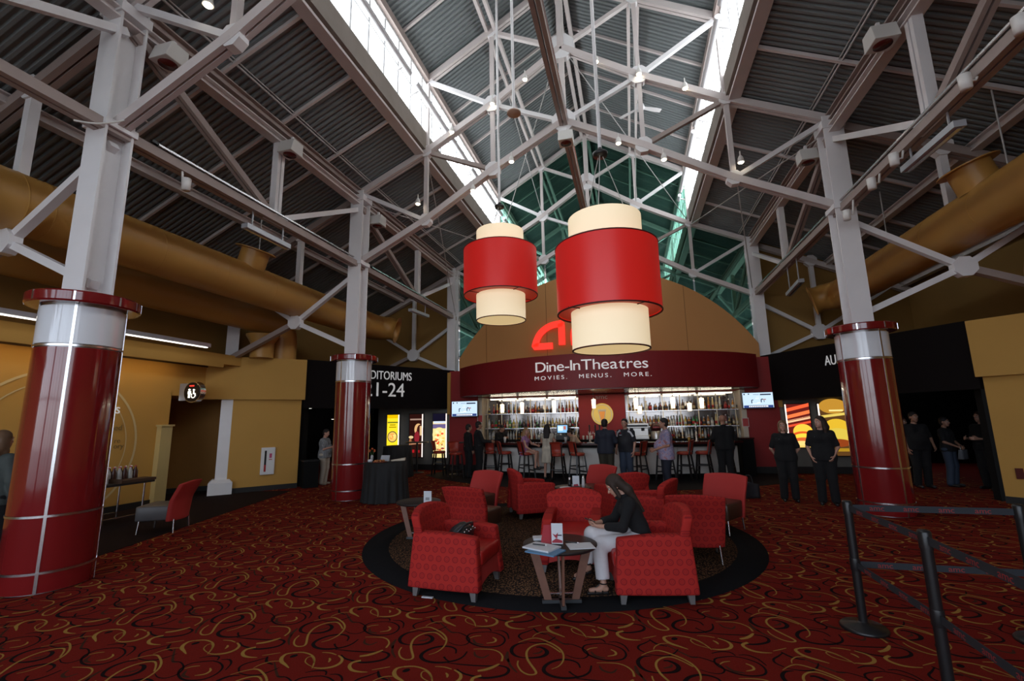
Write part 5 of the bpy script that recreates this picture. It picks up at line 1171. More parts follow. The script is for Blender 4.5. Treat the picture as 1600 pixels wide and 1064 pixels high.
slab(MB(), lambda u, v: (-.18+.36*u, -.10+.03*math.sin(PI*u), .34*v*(1-.15*abs(2*u-1))), 8, 6, lambda u, v: (0, .2*(1-.5*v), 0)).build('bag_body', HBM, t); MB().tube(catmull([np.array(q) for q in [(-.1, 0, .3), (-.06, 0, .46), (.06, 0, .46), (.1, 0, .3)]], 5), .012, 8).build('strap', HBM, t)
tag(MB().cbox((0, 0, .006), (.12, .03, .01)).build('paper_scrap', PAP), 'white paper scrap on the floor under the handbag armchair', 'scrap').location = (gz(668, 935).x, gz(668, 935).y, .006)

# black-clothed round tables
CLO = mat('black_tablecloth', (.010, .011, .012), .8, nz=.2)
def cloth_table(p, r, h, label, folds=17):
    t = thing('cloth_table', label, 'table', (p[0], p[1], 0)); MB().lathe([(0, h-.02), (r-.02, h-.02), (r-.02, h-.006), (0, h-.006)], 40).build('table_top', BLK, t); MB().lathe([(.05, 0), (.05, h-.02)], 14).build('pedestal', BLKM, t)
    mb = MB(); n = 102; vs_ = []
    zs = [(h, 0), (h, r*.9), (h-.01, r), (h*.7, r*1.02), (h*.35, r*1.06), (.012, r*1.1)]
    for j, (z, rr) in enumerate(zs):
        for k in range(n):
            a = 2*PI*k/n; amp = .035*max(0, (j-2))/3; q = rr+amp*math.sin(folds*a+.6*math.sin(3*a))
            vs_.append((q*math.cos(a), q*math.sin(a), z))
    mb.add(vs_, [(j*n+k, j*n+(k+1) % n, (j+1)*n+(k+1) % n, (j+1)*n+k) for j in range(5) for k in range(n)], None, True).build('tablecloth', CLO, t)
BT = (-5.62, 9.84); cloth_table(BT, .47, .88, 'round table under a black floor-length cloth beside the column')
p = gz(613, 747); cloth_table((p.x, p.y+.3), .46, 1.0, 'black-draped table standing before the yellow bowl poster')
# food on the near cloth table
z = .885
tag(MB().lathe([(0, 0), (.15, 0), (.17, .015), (.15, .017), (0, .006)], 28).build('tray', mat('platter_red', (.25, .06, .03), .4)), 'round platter of pastries on the black cloth', 'platter').location = (BT[0], BT[1]-.28, z)
for k in range(7):
    a = k*.9; o = MB().sphere((0, 0, .022), .034, 10, 6, None, (1.2, .8, .7)).build('pastry', mat('pastry_brown', (.38, .15, .05), .6)); o.location = (BT[0]+.09*math.cos(a)*(k > 0), BT[1]-.28+.08*math.sin(a)*(k > 0), z+.008); o.rotation_euler = (0, 0, a); tag(o, 'small brown pastry on the round platter', 'pastry', 'pastries on the platter')
o = MB().hexa([(-.11, 0, 0), (.11, 0, 0), (.11, .05, 0), (-.11, .05, 0)], [(-.11, .06, .13), (.11, .06, .13), (.11, .065, .13), (-.11, .065, .13)]).build('menu_card', mat('grey_card', (.45, .48, .52), .5)); o.location = (BT[0]-.02, BT[1]-.05, z); tag(o, 'grey menu card standing on the black cloth table', 'card')
o = slab(MB(), lambda u, v: (-.16+.32*u, -.07+.14*v, .03+.05*u*math.sin(PI*v)), 6, 5, lambda u, v: (0, 0, -.025)).build('napkins', mat('cream_napkin', (.62, .55, .44), .8)); o.location = (BT[0]+.31, BT[1]+.02, z); o.rotation_euler = (0, 0, .3); tag(o, 'crumpled cream napkins on the black cloth table', 'napkins')
o = MB().lathe([(0, 0), (.05, 0), (.06, .02), (.05, .055), (0, .06)], 16).build('cup', PAP); o.location = (BT[0]-.27, BT[1]-.24, z); tag(o, 'small white dip cup on the black cloth table', 'cup')
t = thing('flower_vase', 'glass vase with orange flowers on the black cloth table', 'vase', (BT[0]-.36, BT[1]-.02, z)); MB().lathe([(0, 0), (.03, 0), (.035, .1), (.02, .14)], 12).build('vase', mat('clear_glassware', (.5, .5, .5), .08), t)
for k in range(6):
    a = k*1.05; q = Vector((.06*math.cos(a), .06*math.sin(a), .22+.03*(k % 3))); MB().tube([(0, 0, .1), q], .004, 5).build('stem', mat('stem_green', (.05, .12, .03), .7), t); MB().sphere(q, .028, 8, 6, None, (1, 1, .7)).build('bloom', mat('orange_bloom', (.5, .09, .02), .6), t)
# high table and stools by the posters
def high_table(p, r, h, label):
    t = thing('high_table', label, 'table', (p[0], p[1], 0)); MB().lathe([(0, h-.03), (r, h-.03), (r, h), (0, h)], 28).build('table_top', BLKM, t); MB().lathe([(.035, .02), (.035, h-.03)], 12).build('pedestal', BLKM, t); MB().lathe([(.26, 0), (.26, .015), (.04, .04)], 24).build('base', BLKM, t)
hp = gz(653, 738); high_table((hp.x, hp.y-.1), .40, 1.06, 'black high table before the wine poster')
o_ = stool((gz(686, 742).x, gz(686, 742).y, 0), -1.4, 'red-seated bar stool before the red and cream food poster'); o_['group'] = 'bar stools by the posters'
o_ = stool((gz(712, 746).x, gz(712, 746).y, 0), -2.4, 'dark red-seated bar stool beside the wall with the television'); o_['group'] = 'bar stools by the posters'
hp = gz(700, 744); high_table((-5.78, 14.75), .32, 1.06, 'black high table with stools next to the television wall')
cb_ = gz(466, 770); t = thing('black_cabinet', 'low black cabinet standing at the dark hall beside the angled wall', 'cabinet', (-9.02, 11.55, 0), .85); MB().box(-.2, .2, -.25, .25, 0, .72).build('body', BLK, t, bevel=.01); MB().box(-.22, .22, -.27, .27, .72, .75).build('top', BLKM, t)

# folding table with bottles on the left
t = thing('folding_table', 'black folding table beside the ochre wall carrying bottles and boxes', 'table', (-9.72, 6.35, 0))
MB().box(-.38, .38, -1.5, 1.0, .70, .74).build('table_top', BLKM, t)
for x in (-.32, .32):
    for y in (-1.35, .85): MB().tube([(x, y, .70), (x, y, 0)], .016, 8).build('leg', CHRM, t)
    MB().bar((x, -1.3, .12), (x, .8, .12), .02, .02).build('stretcher', CHRM, t)
def tb(y, x=0): return (-9.72+x, 6.35+y, .74)
SODA = [mat('soda_red', (.35, .02, .02), .3), mat('soda_dark', (.06, .02, .015), .2), mat('soda_green', (.06, .20, .08), .3), mat('soda_clear', (.45, .45, .43), .1)]
k = 0
for y in (.38, .48, .58, .68, .78, .88):
    for x in (-.12, .0):
        c = ['red', 'dark', 'green', 'clear'][(k*7+int(x*10)) % 4]; t = thing('soda_bottle', c+' soda bottle standing on the folding table', 'bottle', tb(y, x), 0, c+' soda bottles on the folding table')
        MB().lathe([(0, 0), (.045, 0), (.048, .03), (.046, .17), (.02, .24), (.018, .26)], 12).build('body', SODA[['red', 'dark', 'green', 'clear'].index(c)], t); MB().lathe([(.02, .26), (.02, .28), (0, .285)], 10).build('cap', SODA[0] if k % 2 else PAP, t); k += 1
t = thing('carton', 'white and green carton on the folding table', 'carton', tb(.05, .2), .1); MB().box(-.10, .10, -.07, .07, 0, .22).build('box', PAP, t, bevel=.004); MB().box(-.06, .05, -.075, -.07, .04, .14).build('print', mat('carton_green', (.1, .3, .12), .5), t)
t = thing('carton', 'white carton lying behind the green carton on the folding table', 'carton', tb(.2, .05), .1); MB().box(-.12, .12, -.08, .08, 0, .2).build('box', PAP, t, bevel=.004); MB().box(-.1, .1, -.085, -.08, .1, .14).build('print', mat('carton_grey', (.4, .42, .45), .5), t)
t = thing('display_sign', 'cardboard display with an orange dot above a dark pot on the folding table', 'display', tb(.02, -.22)); MB().box(-.02, .02, -.18, .14, .12, .42).build('board', mat('cream_card', (.6, .42, .2), .6), t); MB().lathe([(0, 0), (.07, 0), (.07, .012), (0, .012)], 20).xf(Matrix.Translation((.022, -.05, .28)) @ Matrix.Rotation(PI/2, 4, 'Y')).build('orange_dot', mat('orange_dot', (.8, .12, .02), .5), t); MB().lathe([(0, 0), (.10, 0), (.11, .14), (.05, .2), (0, .2)], 16, (.06, -.1, 0)).build('pot', BLK, t)
t = thing('crate', 'shallow brown tray at the end of the folding table', 'tray', tb(.67, .225)); MB().box(-.16, .16, -.3, .35, 0, .05).build('tray', mat('brown_tray', (.07, .035, .02), .6), t); MB().box(-.17, .17, -.31, -.3, 0, .08).build('lip', MATS['brown_tray'], t)
for k, y in enumerate((-.9, -.55, -.2, .1)):
    t = thing('under_crate', 'brown carton of drinks stored under the folding table', 'carton', (-9.72, 6.35+y, .0), 0, 'cartons under the folding table'); MB().box(-.2, .2, -.15, .15, 0, .3).build('box', mat('brown_carton', (.16, .08, .04), .7), t)
    for j in range(3): MB().lathe([(0, .30), (.04, .30), (.04, .40), (.015, .46), (0, .46)], 10, (.1, -.1+.1*j, 0)).build('bottle_top', SODA[1], t)

# belt barriers
BPM = mat('black_post_metal', (.012, .012, .013), .35); BELT = mat('grey_blue_belt', (.022, .027, .034), .7); BTX = mat('belt_red_print', (.30, .03, .03), .7)
def post(p, label):
    t = thing('barrier_post', label, 'barrier post', (p[0], p[1], 0))
    MB().lathe([(.0, 0), (.17, 0), (.175, .012), (.16, .03), (.05, .045), (.033, .06)], 32).build('base', BPM, t)
    MB().lathe([(.033, .05), (.033, .96)], 20).build('pole', BPM, t); MB().lathe([(.037, .92), (.038, 1.02), (.032, 1.035), (0, 1.036)], 20).build('head', BPM, t); MB().lathe([(.036, .46), (.038, .47), (.038, .55), (.036, .56)], 20).build('lower_cassette', BPM, t)
    return t
P1 = gz(1353, 985); P2 = gz(1443, 828, 1.035); P3 = gz(1590, 788, 1.035); P4 = gz(1602, 913, .98); P4 = P2+(P4-P2)*1.25
P1 = Vector((P1.x, P1.y+.03, 0)); P2.z = P3.z = P4.z = 0
post(P1, 'black belt barrier post at the corner of the queue'); post(P2, 'black belt barrier post standing in front of the corner post'); post(P3, 'black belt barrier post by the ochre wall and column')
def belt(a, b, z, label, txt=True):
    L = (b-a).length; d = (b-a).normalized(); ang = math.atan2(d.y, d.x); t = thing('barrier_belt', label, 'belt', (a.x, a.y, z), ang, 'belts of the queue barrier')
    MB().box(.036, L-.036, -.002, .002, -.026, .026).build('webbing', BELT, t)
    k = .22
    while k < L-.1 and txt:
        for sd in (1, -1): text('belt_print', 'amc', .058, BTX, t, (k, -.003*sd, -.018), (PI/2, 0, 0 if sd > 0 else PI), .0005, sx=1.2)
        k += .25
belt(P1, P3, .975, 'upper printed belt between corner post and post by the column'); belt(P1, P3, .51, 'lower printed belt between corner post and post by the column')
belt(P1, P2, .975, 'upper printed belt between the corner post and the front post'); belt(P1, P2, .51, 'lower printed belt between the corner post and the front post')
belt(P2, P4, .975, 'upper printed belt running on from the front post'); belt(P2, P4, .51, 'lower printed belt running on from the front post')
# ================================================================== PEOPLE
def surfnet(f, lo, hi, h):
    lo = np.array(lo); hi = np.array(hi); n = np.ceil((hi-lo)/h).astype(int)+1
    ax = [lo[i]+h*np.arange(n[i]) for i in range(3)]
    X, Y, Z = np.meshgrid(*ax, indexing='ij'); V = f(np.stack([X, Y, Z], -1)); S = V < 0
    c = [S[i:n[0]-1+i, j:n[1]-1+j, k:n[2]-1+k] for i in (0, 1) for j in (0, 1) for k in (0, 1)]
    cnt = sum(q.astype(int) for q in c); M = (cnt > 0) & (cnt < 8); I = np.argwhere(M); idx = -np.ones(M.shape, int); idx[M] = np.arange(len(I))
    acc = np.zeros((len(I), 3)); num = np.zeros(len(I))
    cor = [(i, j, k) for i in (0, 1) for j in (0, 1) for k in (0, 1)]
    for a in range(8):
        for b in range(a+1, 8):
            da = np.array(cor[b])-np.array(cor[a])
            if abs(da).sum() != 1: continue
            pa = I+cor[a]; pb = I+cor[b]; va = V[tuple(pa.T)]; vb = V[tuple(pb.T)]; x = (va < 0) != (vb < 0)
            t = np.where(x, va/(va-vb+1e-12), 0); acc += np.where(x[:, None], np.array(cor[a])+t[:, None]*da, 0); num += x
    verts = lo+h*(I+acc/num[:, None]); faces = []
    for d in range(3):
        e1, e2 = [(1, 2), (2, 0), (0, 1)][d]; sl0 = [slice(None)]*3; sl1 = [slice(None)]*3; sl0[d] = slice(0, n[d]-1); sl1[d] = slice(1, n[d])
        E = np.argwhere(S[tuple(sl0)] != S[tuple(sl1)])
        E = E[(E[:, e1] > 0) & (E[:, e1] < n[e1]-1) & (E[:, e2] > 0) & (E[:, e2] < n[e2]-1)]
        if not len(E): continue
        o1 = np.zeros(3, int); o1[e1] = 1; o2 = np.zeros(3, int); o2[e2] = 1
        q = np.stack([idx[tuple((E-o1-o2).T)], idx[tuple((E-o2).T)], idx[tuple(E.T)], idx[tuple((E-o1).T)]], 1)
        neg = S[tuple(E.T)]; q[~neg] = q[~neg][:, ::-1]; faces += [tuple(r) for r in q.tolist()]
    return verts, faces
class Sdf:
    def __init__(s, k=.03): s.p = []; s.k = k; s.sub = []; s.cuts = []
    def cone(s, a, b, r1, r2=None, k=None): s.p.append(('c', np.array(a, float), np.array(b, float), r1, r1 if r2 is None else r2, k)); return s
    def ell(s, c, r, R=None, k=None): s.p.append(('e', np.array(c, float), np.array(r, float), R, 0, k)); return s
    def cut(s, pt, nrm): s.cuts.append((np.array(pt, float), np.array(nrm, float))); return s      # keeps the side nrm points away from
    def one(s, q, P):
        kd, a, b, r1, r2, k = q
        if kd == 'c':
            d = b-a; t = np.clip(((P-a) @ d)/(d @ d+1e-9), 0, 1); return np.linalg.norm(P-a-t[..., None]*d, axis=-1)-(r1+(r2-r1)*t)
        X = P-a
        if r1 is not None: X = X @ r1      # world -> local (R columns are local axes)
        return (np.linalg.norm(X/b, axis=-1)-1)*b.min()
    def __call__(s, P):
        d = None
        for q in s.p:
            e = s.one(q, P); k = q[5] if q[5] is not None else s.k
            if d is None: d = e
            else:
                hh = np.clip(.5+.5*(e-d)/k, 0, 1); d = e+(d-e)*hh-k*hh*(1-hh)
        for q in s.sub: d = np.maximum(d, -s.one(q, P))
        for c, n in s.cuts: d = np.maximum(d, (P-c) @ n)
        return d
    def bounds(s):
        L = []; H = []
        for q in s.p:
            if q[0] == 'c': r = max(q[3], q[4]); L += [np.minimum(q[1], q[2])-r]; H += [np.maximum(q[1], q[2])+r]
            else: r = q[2].max(); L += [q[1]-r]; H += [q[1]+r]
        return np.min(L, 0)-.03, np.max(H, 0)+.03
    def into(s, mb, h, m):
        lo, hi = s.bounds(); v, f = surfnet(s, lo, hi, h)
        if len(v): mb.add(v, f, m, True)
        return mb
def skin(n, c): return mat('skin_'+n, c, .5, nz=.05, nscale=12)
SK1 = skin('fair', (.50, .27, .19)); SK2 = skin('tan', (.40, .20, .13)); SK3 = skin('olive', (.33, .17, .11))
def cl(n, c, r=.8): return mat('cloth_'+n, c, r, nz=.08, nscale=25)
def rot(yaw, pitch): return np.array(Matrix.Rotation(yaw, 3, 'Z') @ Matrix.Rotation(pitch, 3, 'X'))
def hand(mb, wr, el, m, palm, curl=.5, h=.005, sc=1.0, side=1, wrist_r=.026):
    wr = np.array(wr, float); d = wr-np.array(el, float); d /= np.linalg.norm(d); pn = np.array(palm, float); pn -= d*pn.dot(d); pn /= np.linalg.norm(pn); sd = np.cross(d, pn)*side
    s = Sdf(.012)
    s.cone(wr-d*.03, wr+d*.01, wrist_r*sc, .024*sc)
    for i, (o, L) in enumerate(((-.028, .072), (-.009, .08), (.010, .075), (.027, .06))):
        kn = wr+d*.085*sc+sd*o*sc; s.cone(wr+d*.012*sc+sd*o*.6*sc, kn, .014*sc, .012*sc)
        a1 = curl*.7; a2 = curl*1.7
        p1 = kn+(d*math.cos(a1)+pn*math.sin(a1))*L*.5*sc; p2 = p1+(d*math.cos(a2)+pn*math.sin(a2))*L*.5*sc
        s.cone(kn, p1, .0098*sc, .009*sc, .006); s.cone(p1, p2, .009*sc, .0075*sc, .006)
    tb = wr+d*.03*sc-sd*.026*sc; t1 = tb+(d*.6-sd*.6+pn*.45)*.045*sc; t2 = t1+(d*.85-sd*.1+pn*.45)*.032*sc
    s.cone(tb, t1, .013*sc, .011*sc, .01); s.cone(t1, t2, .011*sc, .009*sc, .006)
    s.into(mb, h, m)
STAND = dict(P=(0, 0, .95), W=(0, .0, 1.12), C=(0, -.01, 1.30), N=(0, -.02, 1.47), H=(0, .02, 1.625), hy=0, hp=0,
             LE=(-.25, -.03, 1.13), LW=(-.25, .05, .90), RE=(.25, -.03, 1.13), RW=(.25, .05, .90), LK=(-.10, .03, .52), LA=(-.11, -.02, .09), RK=(.10, .03, .52), RA=(.11, -.02, .09), lf=(-.1, 1), rf=(.1, 1), palmL=(1, 0, 0), palmR=(-1, 0, 0), curl=.5)
def person(label, loc, rz, height, pose, top, bottom, hair, shoes, sk=SK1, sleeve='short', cut='pants', girth=1.0, belly=0.0, hairst='short', female=False, hem=None, h=.016, extras=None, z=0.0, props=True, legs_skin=False, sandal=False):
    J = dict(STAND); J.update(pose or {}); A = {k: (np.array(v, float) if isinstance(v, tuple) and len(v) == 3 else v) for k, v in J.items()}
    S = height/1.75; t = thing('person', label, 'person', (loc[0], loc[1], z), rz)
    g = girth; sw = .165 if female else .19
    up = A['N']-A['P']; up = up/np.linalg.norm(up); SL = A['C']+np.array([-sw, 0, .09]); SR = A['C']+np.array([sw, 0, .09])
    dxy = A['N']-A['C']; SL = SL+np.array([0, dxy[1]*.45, (dxy[2]-.17)*.4]); SR = SR+np.array([0, dxy[1]*.45, (dxy[2]-.17)*.4])
    def torso(s, e, low=True):
        for sx in (-1, 1):
            X = np.array([sx, 0, 0.])
            s.cone(A['C']+X*.085*g, A['W']+X*.07*g, .105*g+e, (.085 if female else .098)*g+e, .05); s.cone(A['W']+X*.07*g, A['P']+X*.08*g, (.085 if female else .098)*g+e, .112*g+e, .05)
        s.cone(SL, SR, .06+e, None, .05); s.cone(A['C']+np.array([0, 0, .08]), A['N'], .07+e*.5, .058+e*.4, .03)
        if female:
            for sx in (-1, 1): s.ell(A['C']+np.array([sx*.075, .075, .0]), (.07+e, .065+e, .068+e), None, .04)
        if belly: s.ell(A['W']+np.array([0, .07, -.02]), (.15*g+e, .11+belly+e, .16+e), None, .06)
    def legs(s, e, r=(.085, .062, .045), upto=1.0):
        for k, a, sx in (('LK', 'LA', -1), ('RK', 'RA', 1)):
            hp = A['P']+np.array([sx*.09*g, 0, -.02]); s.cone(hp, A[k], r[0]*g+e, r[1]+e, .03); s.cone(A[k], A[k]+(A[a]-A[k])*upto, r[1]+e, r[2]+e, .03)
    def arms(s, e, frac):
        for sh, el, wr in ((SL, 'LE', 'LW'), (SR, 'RE', 'RW')):
            f1 = min(1, frac*2); f2 = max(0, frac*2-1)
            s.cone(sh, sh+(A[el]-sh)*f1, .052*(1+.3*(g-1))+e, .052+e-.012*f1, .03)
            if f2: s.cone(A[el], A[el]+(A[wr]-A[el])*f2, .042+e, .042+e-.012*f2, .02)
    R = rot(A['hy'], A['hp']); HC = A['H']
    def hl(x, y, z_): return HC+R @ np.array([x, y, z_])
    # body
    b = Sdf(.025); torso(b, -.006); legs(b, -.004, (.08, .055, .036)); arms(b, -.006, 1.0)
    b.cone(A['N']-np.array([0, 0, .02]), hl(0, -.015, -.05), .052 if not female else .045, .05 if not female else .044, .02)
    for kk, ff, sx in (('LA', 'lf', -1), ('RA', 'rf', 1)):
        d = np.array([*J[ff], 0.]) if len(J[ff]) == 2 else np.array(J[ff], float); d = d/np.linalg.norm(d); an = A[kk]
        b.cone(an, an-np.array([0, 0, .045])+d*.03, .036, .036, .02); b.cone(an-np.array([0, 0, .05])-d*.03, an-np.array([0, 0, .062])+d*.15, .03, .024, .02)
    mb = MB(); b.into(mb, h, sk)
    hd = Sdf(.02); hd.ell(hl(0, -.012, .03), (.074, .094, .090), R); hd.ell(hl(0, .022, -.045), (.056, .066, .070), R); hd.cone(hl(0, .083, .0), hl(0, .102, -.028), .009, .014, .012); hd.ell(hl(0, .066, -.062), (.026, .022, .012), R, .01); hd.ell(hl(0, .062, -.098), (.022, .02, .018), R, .012)
    for sx in (-1, 1): hd.ell(hl(sx*.076, -.008, -.008), (.011, .022, .032), R, .008); hd.ell(hl(sx*.034, .074, .028), (.026, .012, .008), R, .012)
    hd.cone(hl(0, -.02, -.05), A['N'], .047, .05, .02)
    hd.into(mb, min(h*.6, .009), sk)
    EY = mat('eye_dark', (.03, .02, .018), .2); EW = mat('eye_white', (.6, .58, .55), .3); LP = mat('lips', (.32, .09, .08), .5)
    for sx in (-1, 1): mb.sphere(hl(sx*.031, .073, .006), .0125, 10, 6, EW); mb.sphere(hl(sx*.031, .081, .006), .0068, 8, 6, EY); mb.tube([hl(sx*.015, .088, .028), hl(sx*.045, .078, .030)], .0035, 6, mat('brow_dark', (.05, .03, .02), .8))
    mb.tube([hl(-.02, .083, -.062), hl(0, .089, -.060), hl(.02, .083, -.062)], .0045, 6, LP)
    sz = 1.0 if not female else .92
    hand(mb, A['LW'], A['LE'], sk, J['palmL'], J['curl'], .007 if h > .013 else .005, sz, 1); hand(mb, A['RW'], A['RE'], sk, J['palmR'], J['curl'], .007 if h > .013 else .005, sz, -1)
    bo = mb.build('body', None, t)
    # clothing
    fr = {'short': .40, 'long': .97, 'none': .06, 'elbow': .5, 'three': .8}[sleeve]
    s = Sdf(.03); torso(s, .012 if sleeve != 'none' else .008); arms(s, .014 if sleeve != 'none' else .004, fr)
    hz = hem if hem is not None else A['P'][2]-.08
    if cut == 'dress':
        for sx in (-1, 1): s.cone(A['P']+np.array([sx*.06, 0, 0]), np.array([A['P'][0]+sx*.09, A['P'][1]+.01, hz]), .12, .15, .05)
    elif cut == 'untucked':
        for sx in (-1, 1): s.cone(A['P']+np.array([sx*.07, 0, .05]), A['P']+np.array([sx*.08, 0, -.16]), .118*g+belly*.35, .125*g+belly*.35, .05)
    nrm = (0, 0, -1) if A['P'][2] > .7 else tuple(-up)
    s.cut((0, 0, hz) if A['P'][2] > .7 else tuple(A['P']-up*.03), nrm)
    s.cut(tuple(A['N']+np.array([0, .0, .012])), (0, .25, .97))
    mb = MB(); s.into(mb, h, top); to = mb.build('dress' if cut == 'dress' else 'shirt', None, t)
    if sleeve != 'none':     # collar
        mb = MB(); n = 18; c0 = A['N']+np.array([0, .012, -.005])
        mb.add([c0+np.array([rr*math.cos(2*PI*k/n), rr*1.05*math.sin(2*PI*k/n)-zz*.1, zz-.02*math.sin(2*PI*k/n)]) for rr, zz in ((.078, -.02), (.068, .018), (.058, .016), (.06, -.03)) for k in range(n)], [(i*n+k, i*n+(k+1) % n, (i+1)*n+(k+1) % n, (i+1)*n+k) for i in range(3) for k in range(n)], top, True); mb.build('collar', None, to)
    if cut != 'dress':
        s = Sdf(.02); legs(s, .022, (.088, .064, .056), 1.0 if not legs_skin else .90); 
        for sx in (-1, 1): s.cone(A['P']+np.array([sx*.075*g, 0, .08]) if A['P'][2] > .7 else A['P']+up*.06+np.array([sx*.075*g, 0, 0]), A['P']+np.array([sx*.085*g, 0, 0]), .112*g, .122*g, .04)
        if legs_skin:
            for k_, a in (('LK', 'LA'), ('RK', 'RA')):
                dd_ = A[a]-A[k_]; e0 = A[k_]+dd_*.80; dn = dd_/np.linalg.norm(dd_); s.sub.append(('c', e0+dn*.10, e0+dn*.13, .10, .10, None))
        mb = MB(); s.into(mb, h, bottom); po = mb.build('trousers', None, t)
        if not female:
            bl_ = A['P']+up*.07; mb = MB(); n = 24; mb.add([bl_+np.array([(.20*g+e_)*math.cos(2*PI*k/n), (.125*g+e_)*math.sin(2*PI*k/n), zz]) for e_, zz in ((0, -.018), (.006, -.018), (.006, .018), (0, .018)) for k in range(n)], [(i*n+k, i*n+(k+1) % n, (i+1)*n+(k+1) % n, (i+1)*n+k) for i in range(3) for k in range(n)], BLKM, True)
            if A['P'][2] > .7 and not belly: mb.build('belt', None, t)
    # hair
    s = Sdf(.02)
    if hairst != 'bald':
        s.ell(hl(0, -.022, .045), (.083, .098, .088), R); s.ell(hl(0, -.05, -.01), (.078, .065, .085), R)
        if hairst == 'long':
            for sx in (-1, 0, 1): s.cone(hl(sx*.045, -.06, 0), hl(sx*.062, -.085, -.10), .058, .055, .03); s.cone(hl(sx*.062, -.085, -.10), hl(sx*.062, -.085, -.10)+np.array([0, -.075, -.20]), .055, .032, .03)
            for sx in (-1, 1): s.cone(hl(sx*.068, -.02, .0), hl(sx*.085, -.035, -.14), .03, .035, .03); s.cone(hl(sx*.085, -.035, -.14), hl(sx*.095, -.02, -.14)+np.array([0, -.02, -.16]), .035, .02, .03)
        elif hairst == 'bob':
            for sx in (-1, 1): s.cone(hl(sx*.06, -.02, .02), hl(sx*.068, -.01, -.12), .035, .03, .03)
            s.cone(hl(0, -.06, 0), hl(0, -.06, -.13), .07, .06, .03)
        elif hairst == 'side':     # long hair falling forward over a bowed head
            for sx in (-1, -.3, .4, 1): s.cone(hl(sx*.06, -.06, .03), hl(sx*.075, -.10, -.12), .055, .05, .03); s.cone(hl(sx*.075, -.10, -.12), hl(sx*.075, -.10, -.12)+np.array([sx*.0-.0, -.16, -.24]), .05, .018, .03)
            for sx in (-1, 1): s.cone(hl(sx*.07, .02, .02), hl(sx*.078, .03, -.12), .03, .024, .02)
        s.sub.append(('e', hl(0, .118, -.045), np.array([.072 if hairst in ('short',) else .062, .095, .105]), R, 0, None))
        mb = MB(); s.into(mb, .011 if h > .013 else .008, hair); mb.build('hair', None, t)
    # shoes
    for kk, ff, sx in (('LA', 'lf', -1), ('RA', 'rf', 1)):
        d = np.array([*J[ff], 0.]) if len(J[ff]) == 2 else np.array(J[ff], float); d = d/np.linalg.norm(d); an = A[kk]; mb = MB(); s = Sdf(.02)
        if sandal:
            up_ = np.array([0, 0, 1.]); 
            s.cone(an-up_*.088-d*.04, an-up_*.09+d*.17, .02, .026, .01); s.cut(tuple(an-up_*.078), tuple(up_)); s.into(mb, .007, shoes)
            sdv = np.cross(d, up_); 
            for q, w_ in ((.02, .042), (.10, .036)): mb.tube([an+d*q-up_*.08+sdv*w_, an+d*q-up_*(.025 if q < .05 else .042), an+d*q-up_*.08-sdv*w_], .009, 6, shoes)
            mb.tube([an+d*.10-up_*.040, an+d*.035+up_*.005], .008, 6, shoes); mb.tube([an+up_*.01+np.array([.045*math.cos(q_), .045*math.sin(q_), 0]) for q_ in np.linspace(0, 2*PI, 13)], .007, 6, shoes); mb.tube([an-up_*.09-d*.045, an-up_*.116-d*.05], [.014, .008], 6, shoes)
        else: s.cone(an-np.array([0, 0, .045])-d*.035, an-np.array([0, 0, .058])+d*.16, .042, .034, .02); s.cut(tuple(an-np.array([0, 0, .09])), (0, 0, -1)); s.into(mb, .012, shoes)
        mb.build('sandal' if sandal else 'shoe', None, t)
    if extras: extras(t, A, hl, R)
    t.scale = (S, S, S)
    return t
def face(dx, dy): return math.atan2(dy, dx)-PI/2
BLKC = cl('black', (.006, .006, .007), .95); NAVY = cl('navy', (.012, .016, .030)); DKH = mat('hair_dark', (.012, .008, .007), .7); BRH = mat('hair_brown', (.030, .016, .010), .75); BLH = mat('hair_blonde', (.33, .20, .09), .7); LBH = mat('hair_light_brown', (.15, .085, .045), .5); BKS = mat('shoe_black', (.012, .011, .011), .4); JEAN = cl('jeans', (.03, .045, .075)); OLV = cl('olive_trousers', (.035, .03, .018)); BRS = mat('shoe_tan', (.3, .24, .18), .6)
LILAC = mat('lilac_print', (.30, .25, .38), .8)
# lilac shirt with a faint floral print
nt_ = LILAC.node_tree; tc = nt_.nodes.new('ShaderNodeTexCoord'); vv = nt_.nodes.new('ShaderNodeTexNoise'); vv.inputs['Scale'].default_value = 16; vv.inputs['Detail'].default_value = 4; rr_ = nt_.nodes.new('ShaderNodeValToRGB'); rr_.color_ramp.elements[0].position = .42; rr_.color_ramp.elements[0].color = (.25, .22, .36, 1); rr_.color_ramp.elements[1].position = .62; rr_.color_ramp.elements[1].color = (.36, .16, .18, 1); e_ = rr_.color_ramp.elements.new(.52); e_.color = (.36, .33, .46, 1)
nt_.links.new(tc.outputs['Object'], vv.inputs['Vector']); nt_.links.new(vv.outputs['Fac'], rr_.inputs[0]); nt_.links.new(rr_.outputs[0], nt_.nodes['Principled BSDF'].inputs['Base Color'])
def dots(name, base, dot, sc, r):
    m = bpy.data.materials.new(name); m.use_nodes = True; t = m.node_tree; b = t.nodes['Principled BSDF']; b.inputs['Roughness'].default_value = .8
    tc = t.nodes.new('ShaderNodeTexCoord'); v = t.nodes.new('ShaderNodeTexVoronoi'); v.inputs['Scale'].default_value = sc; v.inputs['Randomness'].default_value = 0; t.links.new(tc.outputs['Object'], v.inputs['Vector'])
    l = t.nodes.new('ShaderNodeMath'); l.operation = 'LESS_THAN'; l.inputs[1].default_value = r; t.links.new(v.outputs['Distance'], l.inputs[0]); mxn = t.nodes.new('ShaderNodeMixRGB'); mxn.inputs[1].default_value = (*base, 1); mxn.inputs[2].default_value = (*dot, 1); t.links.new(l.outputs[0], mxn.inputs[0]); t.links.new(mxn.outputs[0], b.inputs['Base Color']); return m
